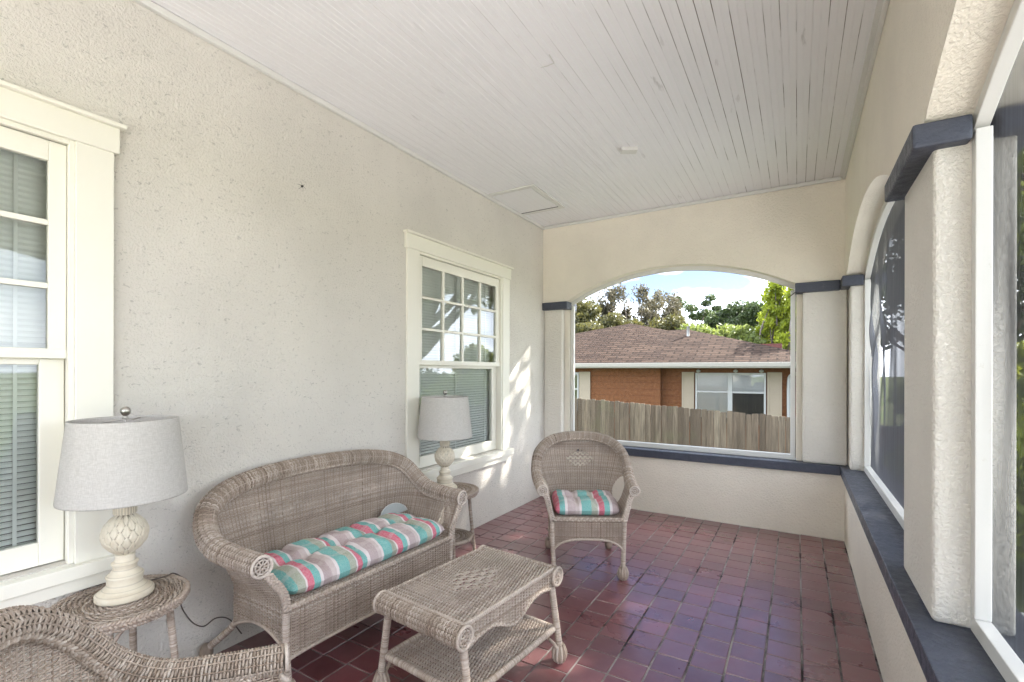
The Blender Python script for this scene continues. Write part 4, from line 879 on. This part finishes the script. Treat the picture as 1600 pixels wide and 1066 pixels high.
tops = [atp(*s) for s in sil]; eaves = [np.array([t_[0], ye, EZ_+.10]) for t_ in tops]; eaves[0][0] = -9.3; tops[0] = np.array([-9.0, 17.0, tops[1][2]-.3])
tops[-1][2] = EZ_+.12
V = []; nn = 14
cols = []
for i in range(len(tops)-1):
    for f in np.linspace(0, 1, 8, endpoint=False): cols.append((tops[i]*(1-f)+tops[i+1]*f, eaves[i]*(1-f)+eaves[i+1]*f))
cols.append((tops[-1], eaves[-1]))
for tp, ev_ in cols:
    for k in range(nn+1): p = ev_*(1-k/nn)+tp*k/nn; V.append(W3(p))
    V.append(W3((tp[0], 20.6, EZ_+.1)))
kk = nn+2; q = [(i*kk+j, (i+1)*kk+j, (i+1)*kk+j+1, i*kk+j+1) for i in range(len(cols)-1) for j in range(kk-1)]
mb.add(V, q); rf = mb.build('roof', 'shingle', nb)
mb = MB(); xr = eaves[-1][0]; box(mb, -9.3, xr, ye-.10-YW, ye-YW, EZ_-.02-YARD, EZ_+.10-YARD); box(mb, -9.3, xr, ye-.085-YW, .0, EZ_-.05-YARD, EZ_-.022-YARD); mb.build('gutter', 'gutter', nb, bevel=.01)
p = atp(1075, 520, 16.3); mb = MB(); tube(mb, [W3((p[0], p[1], p[2]-.35)), W3((p[0], p[1], p[2]+.22))], .045, 10); mb.build('vent_pipe', 'pvc', rf, smooth=True)
p = atp(1204, 536, 18.5); mb = MB(); box(mb, p[0]-.33, p[0]+.33, p[1]-YW, p[1]+.6-YW, 1.6, p[2]-YARD); mb.build('chimney', 'brick', nb)
def pane_window(x0, x1, z0, z1, yw, mull, name='window'):
    w = empty(name); w.parent = nb; f_ = .05
    mb = MB(); box(mb, x0, x1, yw-.05, yw+.02, z1-f_, z1); box(mb, x0, x1, yw-.05, yw+.02, z0, z0+f_); box(mb, x0, x0+f_, yw-.05, yw+.02, z0+f_, z1-f_); box(mb, x1-f_, x1, yw-.05, yw+.02, z0+f_, z1-f_)
    xs_ = [x0]+mull+[x1]
    for m_ in mull: box(mb, m_-.06, m_+.06, yw-.055, yw+.02, z0+f_, z1-f_)
    zm = 0.87-YARD
    for a_, b_ in zip(xs_[:-1], xs_[1:]): box(mb, a_+(.05 if a_ == x0 else .06), b_-(.05 if b_ == x1 else .06), yw-.045, yw+.01, zm-.025, zm+.025)
    mb.build('frame', 'pvc', w)
    mb = MB(); mb.add([(x0+.02, yw-.02, z0+.02), (x1-.02, yw-.02, z0+.02), (x1-.02, yw-.02, z1-.02), (x0+.02, yw-.02, z1-.02)], [(0, 1, 2, 3)]); mb.build('glass', 'glass_far', w)
    return w, zm
zw0, zw1 = .05-YARD, 1.415-YARD
a_ = atp(1087, 580, YW)[0]; b_ = atp(1197, 580, YW)[0]; mm = atp(1141, 580, YW)[0]
w, zm = pane_window(a_, b_, zw0, zw1, 0, [mm]); w['label'] = 'double window with half drawn white shades in the orange house'
mb = MB(); box(mb, a_+.05, mm-.06, -.012, -.006, zw0+.05, zw1-.05); box(mb, mm+.06, b_-.05, -.012, -.006, zm+.02, zw1-.05); mb.build('shade', 'curtain', w)
mb = MB(); box(mb, mm+.06, b_-.05, -.011, -.005, zw0+.05, zm+.02); mb.build('dark_interior', 'dark', w)
for u0, u1 in ((1066, 1085), (1199, 1222)):
    s0 = atp(u0, 580, YW)[0]; s1 = atp(u1, 580, YW)[0]; mb = MB(); f_ = .05
    box(mb, s0, s1, -.05, -.025, zw0-.02, zw1+.02); 
    for zz in (zw0-.02, zm-.03, zw1-.03): box(mb, s0, s1, -.062, -.051, zz, zz+.05)
    box(mb, s0, s0+f_, -.061, -.051, zw0+.03, zw1-.03); box(mb, s1-f_, s1, -.061, -.051, zw0+.03, zw1-.03)
    mb.build('shutter', 'shutter', nb)
YL = YW-.25
a_ = atp(850, 580, YL)[0]; b_ = atp(905, 580, YL)[0]
w, zm = pane_window(a_, b_, zw0, zw1, -.25, []); w['label'] = 'single window at the left end of the orange house'
mb = MB(); box(mb, a_+.05, b_-.05, -.262, -.256, zw0, zw1-.05); mb.build('dark_interior', 'dark', w)
s0 = atp(906, 580, YL)[0]; s1 = atp(923, 580, YL)[0]; mb = MB(); box(mb, s0, s1, -.30, -.275, zw0, zw1+.02)
for zz in (zw0, zm-.03, zw1-.03): box(mb, s0, s1, -.312, -.301, zz, zz+.05)
mb.build('shutter', 'shutter', nb)
mb = MB(); d_ = atp(1233, 580, YW)[0]
tube(mb, resample([(d_+.5, -.45, 1.43-YARD), (d_+.3, -.3, 1.42-YARD), (d_+.06, -.1, 1.36-YARD), (d_, -.08, 1.15-YARD), (d_, -.08, .9)], 30), .05, 8); mb.build('downspout', 'pvc', nb, smooth=True)
mb = MB(); dd0 = atp(1240, 580, YW)[0]; box(mb, dd0, dd0+.95, -.03, .02, .1, 1.36-YARD); mb.build('door', 'brick', nb)
for u_ in (1092, 1150, 1190):
    mb = MB()
    p = atp(u_, 580, YW)[0]; lathe(mb, [(0.01, 0), (.06, .03), (.05, .07), (.01, .09)], 8, (p, -.10, 1.42-YARD)); mb.build('lamp_holder', 'pvc', nb); 

# ------------------------------------------------------------ trees
def leaves(mb, C, R, n, size, rng, flat=1.0, tone=0.5, hang=0.0):
    """n small leaf quads in an ellipsoid clump"""
    d = rng.standard_normal((n, 3)); d /= np.linalg.norm(d, axis=1, keepdims=True); r = rng.random(n)**0.45
    P = np.array(C)+d*r[:, None]*np.array([R, R, R*flat]); P[:, 2] -= hang*rng.random(n)**2
    a = rng.standard_normal((n, 3)); a /= np.linalg.norm(a, axis=1, keepdims=True); b = np.cross(a, rng.standard_normal((n, 3))); b /= np.maximum(np.linalg.norm(b, axis=1, keepdims=True), 1e-6)
    s = size*rng.uniform(.6, 1.3, (n, 1)); a *= s; b *= s*.55
    V = np.stack([P-a, P+b*.9, P+a, P-b*.9], 1).reshape(-1, 3); q = np.arange(n*4).reshape(-1, 4)
    mb.add(V, q, tone=np.repeat(np.clip(rng.normal(tone, .25, n), 0, 1), 4))
def tree(name, label, base, height, spread, mat, seed, nclump=26, nleaf=420, size=.16, clump=.9, trunk_f=.35, shape='round', flat=.75, hang=0.0, tr=.22, cat='tree', group='trees beyond the fence'):
    rng = np.random.default_rng(seed); root = empty(name, base); tk = MB(); cr_ = MB()
    th = height*trunk_f; tube(tk, resample([(0, 0, -.1), (rng.normal(0, .15), rng.normal(0, .15), th*.5), (rng.normal(0, .25), rng.normal(0, .25), th)], 12), np.linspace(tr, tr*.7, 12), 9)
    for i in range(nclump):
        f = (i+.5)/nclump; a = i*2.399+rng.normal(0, .3)
        if shape == 'round': z = th+(height-th)*(.15+.8*rng.random()); k = math.sqrt(max(.08, 1-((z-th)/(height-th)*1.6-.55)**2)); rr = spread*k*math.sqrt(rng.random())
        elif shape == 'cone': z = th*.6+(height-th*.6)*f; rr = spread*(1.02-f)**.7*rng.uniform(.4, 1)
        elif shape == 'vase': z = th+(height-th)*rng.uniform(.25, 1)**.8; rr = spread*(.25+.75*(z-th)/(height-th))*rng.uniform(.35, 1)
        else: z = height*rng.uniform(.80, 1.0); rr = spread*math.sqrt(rng.random())
        c = np.array([cos(a)*rr, sin(a)*rr, z]); cs = clump*rng.uniform(.6, 1.25)*(.75 if shape == 'cone' and f > .8 else 1)
        leaves(cr_, c, cs, int(nleaf*rng.uniform(.6, 1.3)), size, rng, flat, .35+.35*rng.random(), hang)
        st = np.array([0, 0, th*rng.uniform(.7, 1)]); mid = st*.45+c*.55+np.array([rng.normal(0, .3), rng.normal(0, .3), -.25*rr*.3])
        Q = resample([st, mid, c], 10); tube(tk, Q, np.linspace(tr*.38, tr*.07, 10), 5)
    tk.build('trunk', 'bark', root, smooth=True); cr_.build('crown', mat, root)
    tag(root, label, cat, group); return root
def at_uv(u, dep): q = (u-800)/FX; return (CX+(-.5121+.8589*q)*dep, (.8589+.5121*q)*dep, YARD)
def topz(v, dep): return 1.45+(580-v)*dep/FX-YARD
tree('oak_tree', 'olive green oak at the left edge of the arch view behind the roof', at_uv(905, 30), topz(462, 30), 2.3, 'leaf_olive', 1, 40, 500, .12, .75, .3, 'round', .8, .5)
tree('mossy_oak', 'bare looking spreading oak with grey moss behind the roof peak', at_uv(1000, 33), topz(455, 33), 2.7, 'leaf_moss', 2, 46, 260, .10, .52, .22, 'vase', 1.0, .9)
tree('mossy_oak', 'thin mossy oak with a leaning top just left of the roof peak', at_uv(945, 33), topz(458, 33), .8, 'leaf_moss', 21, 12, 220, .10, .42, .5, 'vase', 1.2, .5)
tree('pine_tree', 'airy tall pine with visible branches right of the roof peak', at_uv(1085, 36), topz(465, 36), 2.3, 'leaf_dark', 3, 18, 260, .10, .55, .6, 'flat', .55, .0)
tree('oak_tree', 'reddish olive tree beside the airy pine behind the roof', at_uv(1050, 34), topz(472, 34), .9, 'leaf_olive', 31, 18, 300, .11, .5, .3, 'round', 1.0, .5)
tree('oak_tree', 'dark green rounded oak behind the right part of the roof', at_uv(1140, 32), topz(474, 32), 1.7, 'leaf_dark', 4, 34, 420, .12, .68, .3, 'round', .8)
tree('oak_tree', 'second dark green oak next to the bright young tree', at_uv(1185, 30), topz(474, 30), 1.6, 'leaf_dark', 5, 30, 420, .12, .68, .3, 'round', .8)
tree('young_tree', 'bright yellow green young tree with pointed top beside the arch', at_uv(1212, 23), topz(436, 23), 1.35, 'leaf_bright', 6, 44, 260, .10, .42, .2, 'cone', 1.1)
tree('young_tree', 'bright green pointed tree partly hidden by the right pillar', at_uv(1246, 22), topz(445, 22), 1.2, 'leaf_bright', 7, 38, 260, .10, .42, .2, 'cone', 1.1)
for i, (u_, v_, dp, m_, lb) in enumerate(((905, 507, 24, 'leaf_olive', 'low olive bush above the left roof slope'), (960, 497, 25, 'leaf_olive', 'yellowish bush just left of the roof peak'), (1040, 500, 26, 'leaf_olive', 'olive bush between roof peak and vent pipe'), (1100, 505, 25, 'leaf_mid', 'green bush right of the vent pipe'), (1150, 515, 24, 'leaf_mid', 'pale green bush under the dark oaks'))):
    tree('bush', lb, at_uv(u_, dp), topz(v_, dp), 1.7, m_, 40+i, 30, 380, .10, .6, .3, 'round', .8, cat='bush', group='bushes behind the roof')
# garden on the right of the porch: these shade the sun and show through the screens
tree('shade_oak', 'large oak shading the porch from the sun beyond its right corner', (9.6, 13.2, YARD), 12.7, 4.4, 'leaf_mid', 8, 68, 400, .13, 1.1, .28, 'round', .8, .3, tr=.35, group='trees right of the porch')
tree('shade_oak', 'oak with low limbs in the side garden seen through the near screen', (7.6, 22, YARD), 9.5, 3.6, 'leaf_dark', 9, 44, 520, .13, 1.1, .3, 'round', .8, .3, tr=.3, group='trees right of the porch')
tree('shade_oak', 'dark tree across the driveway reflected in the windows', (18, 9.5, YARD), 7.0, 3.2, 'leaf_dark', 10, 34, 300, .14, .9, .3, 'round', .8, .4, tr=.3, group='trees right of the porch')
tree('shade_oak', 'tall tree across the driveway further along the street', (17.5, -5, YARD), 6.5, 2.8, 'leaf_mid', 12, 30, 300, .14, .85, .3, 'round', .8, .4, tr=.3, group='trees right of the porch')
for i, (x_, y_, h_, m_) in enumerate(((4.6, 9.6, 2.3, 'leaf_bright'), (5.3, 12.5, 2.8, 'leaf_bright'), (6.2, 10.4, 2.2, 'leaf_mid'), (4.4, 7.6, 1.5, 'leaf_bright'), (7.2, 14, 3.2, 'leaf_bright'))):
    tree('garden_bush', ['bright bush outside at the end of the fence', 'taller bright bush behind the side path', 'mid green bush beside the path', 'low bright bush close to the porch corner', 'large bright bush far along the side garden'][i], (x_, y_, YARD), h_, .9, m_, 60+i, 26, 420, .07, .42, .2, 'round', .9, cat='bush', group='bushes beside the porch')
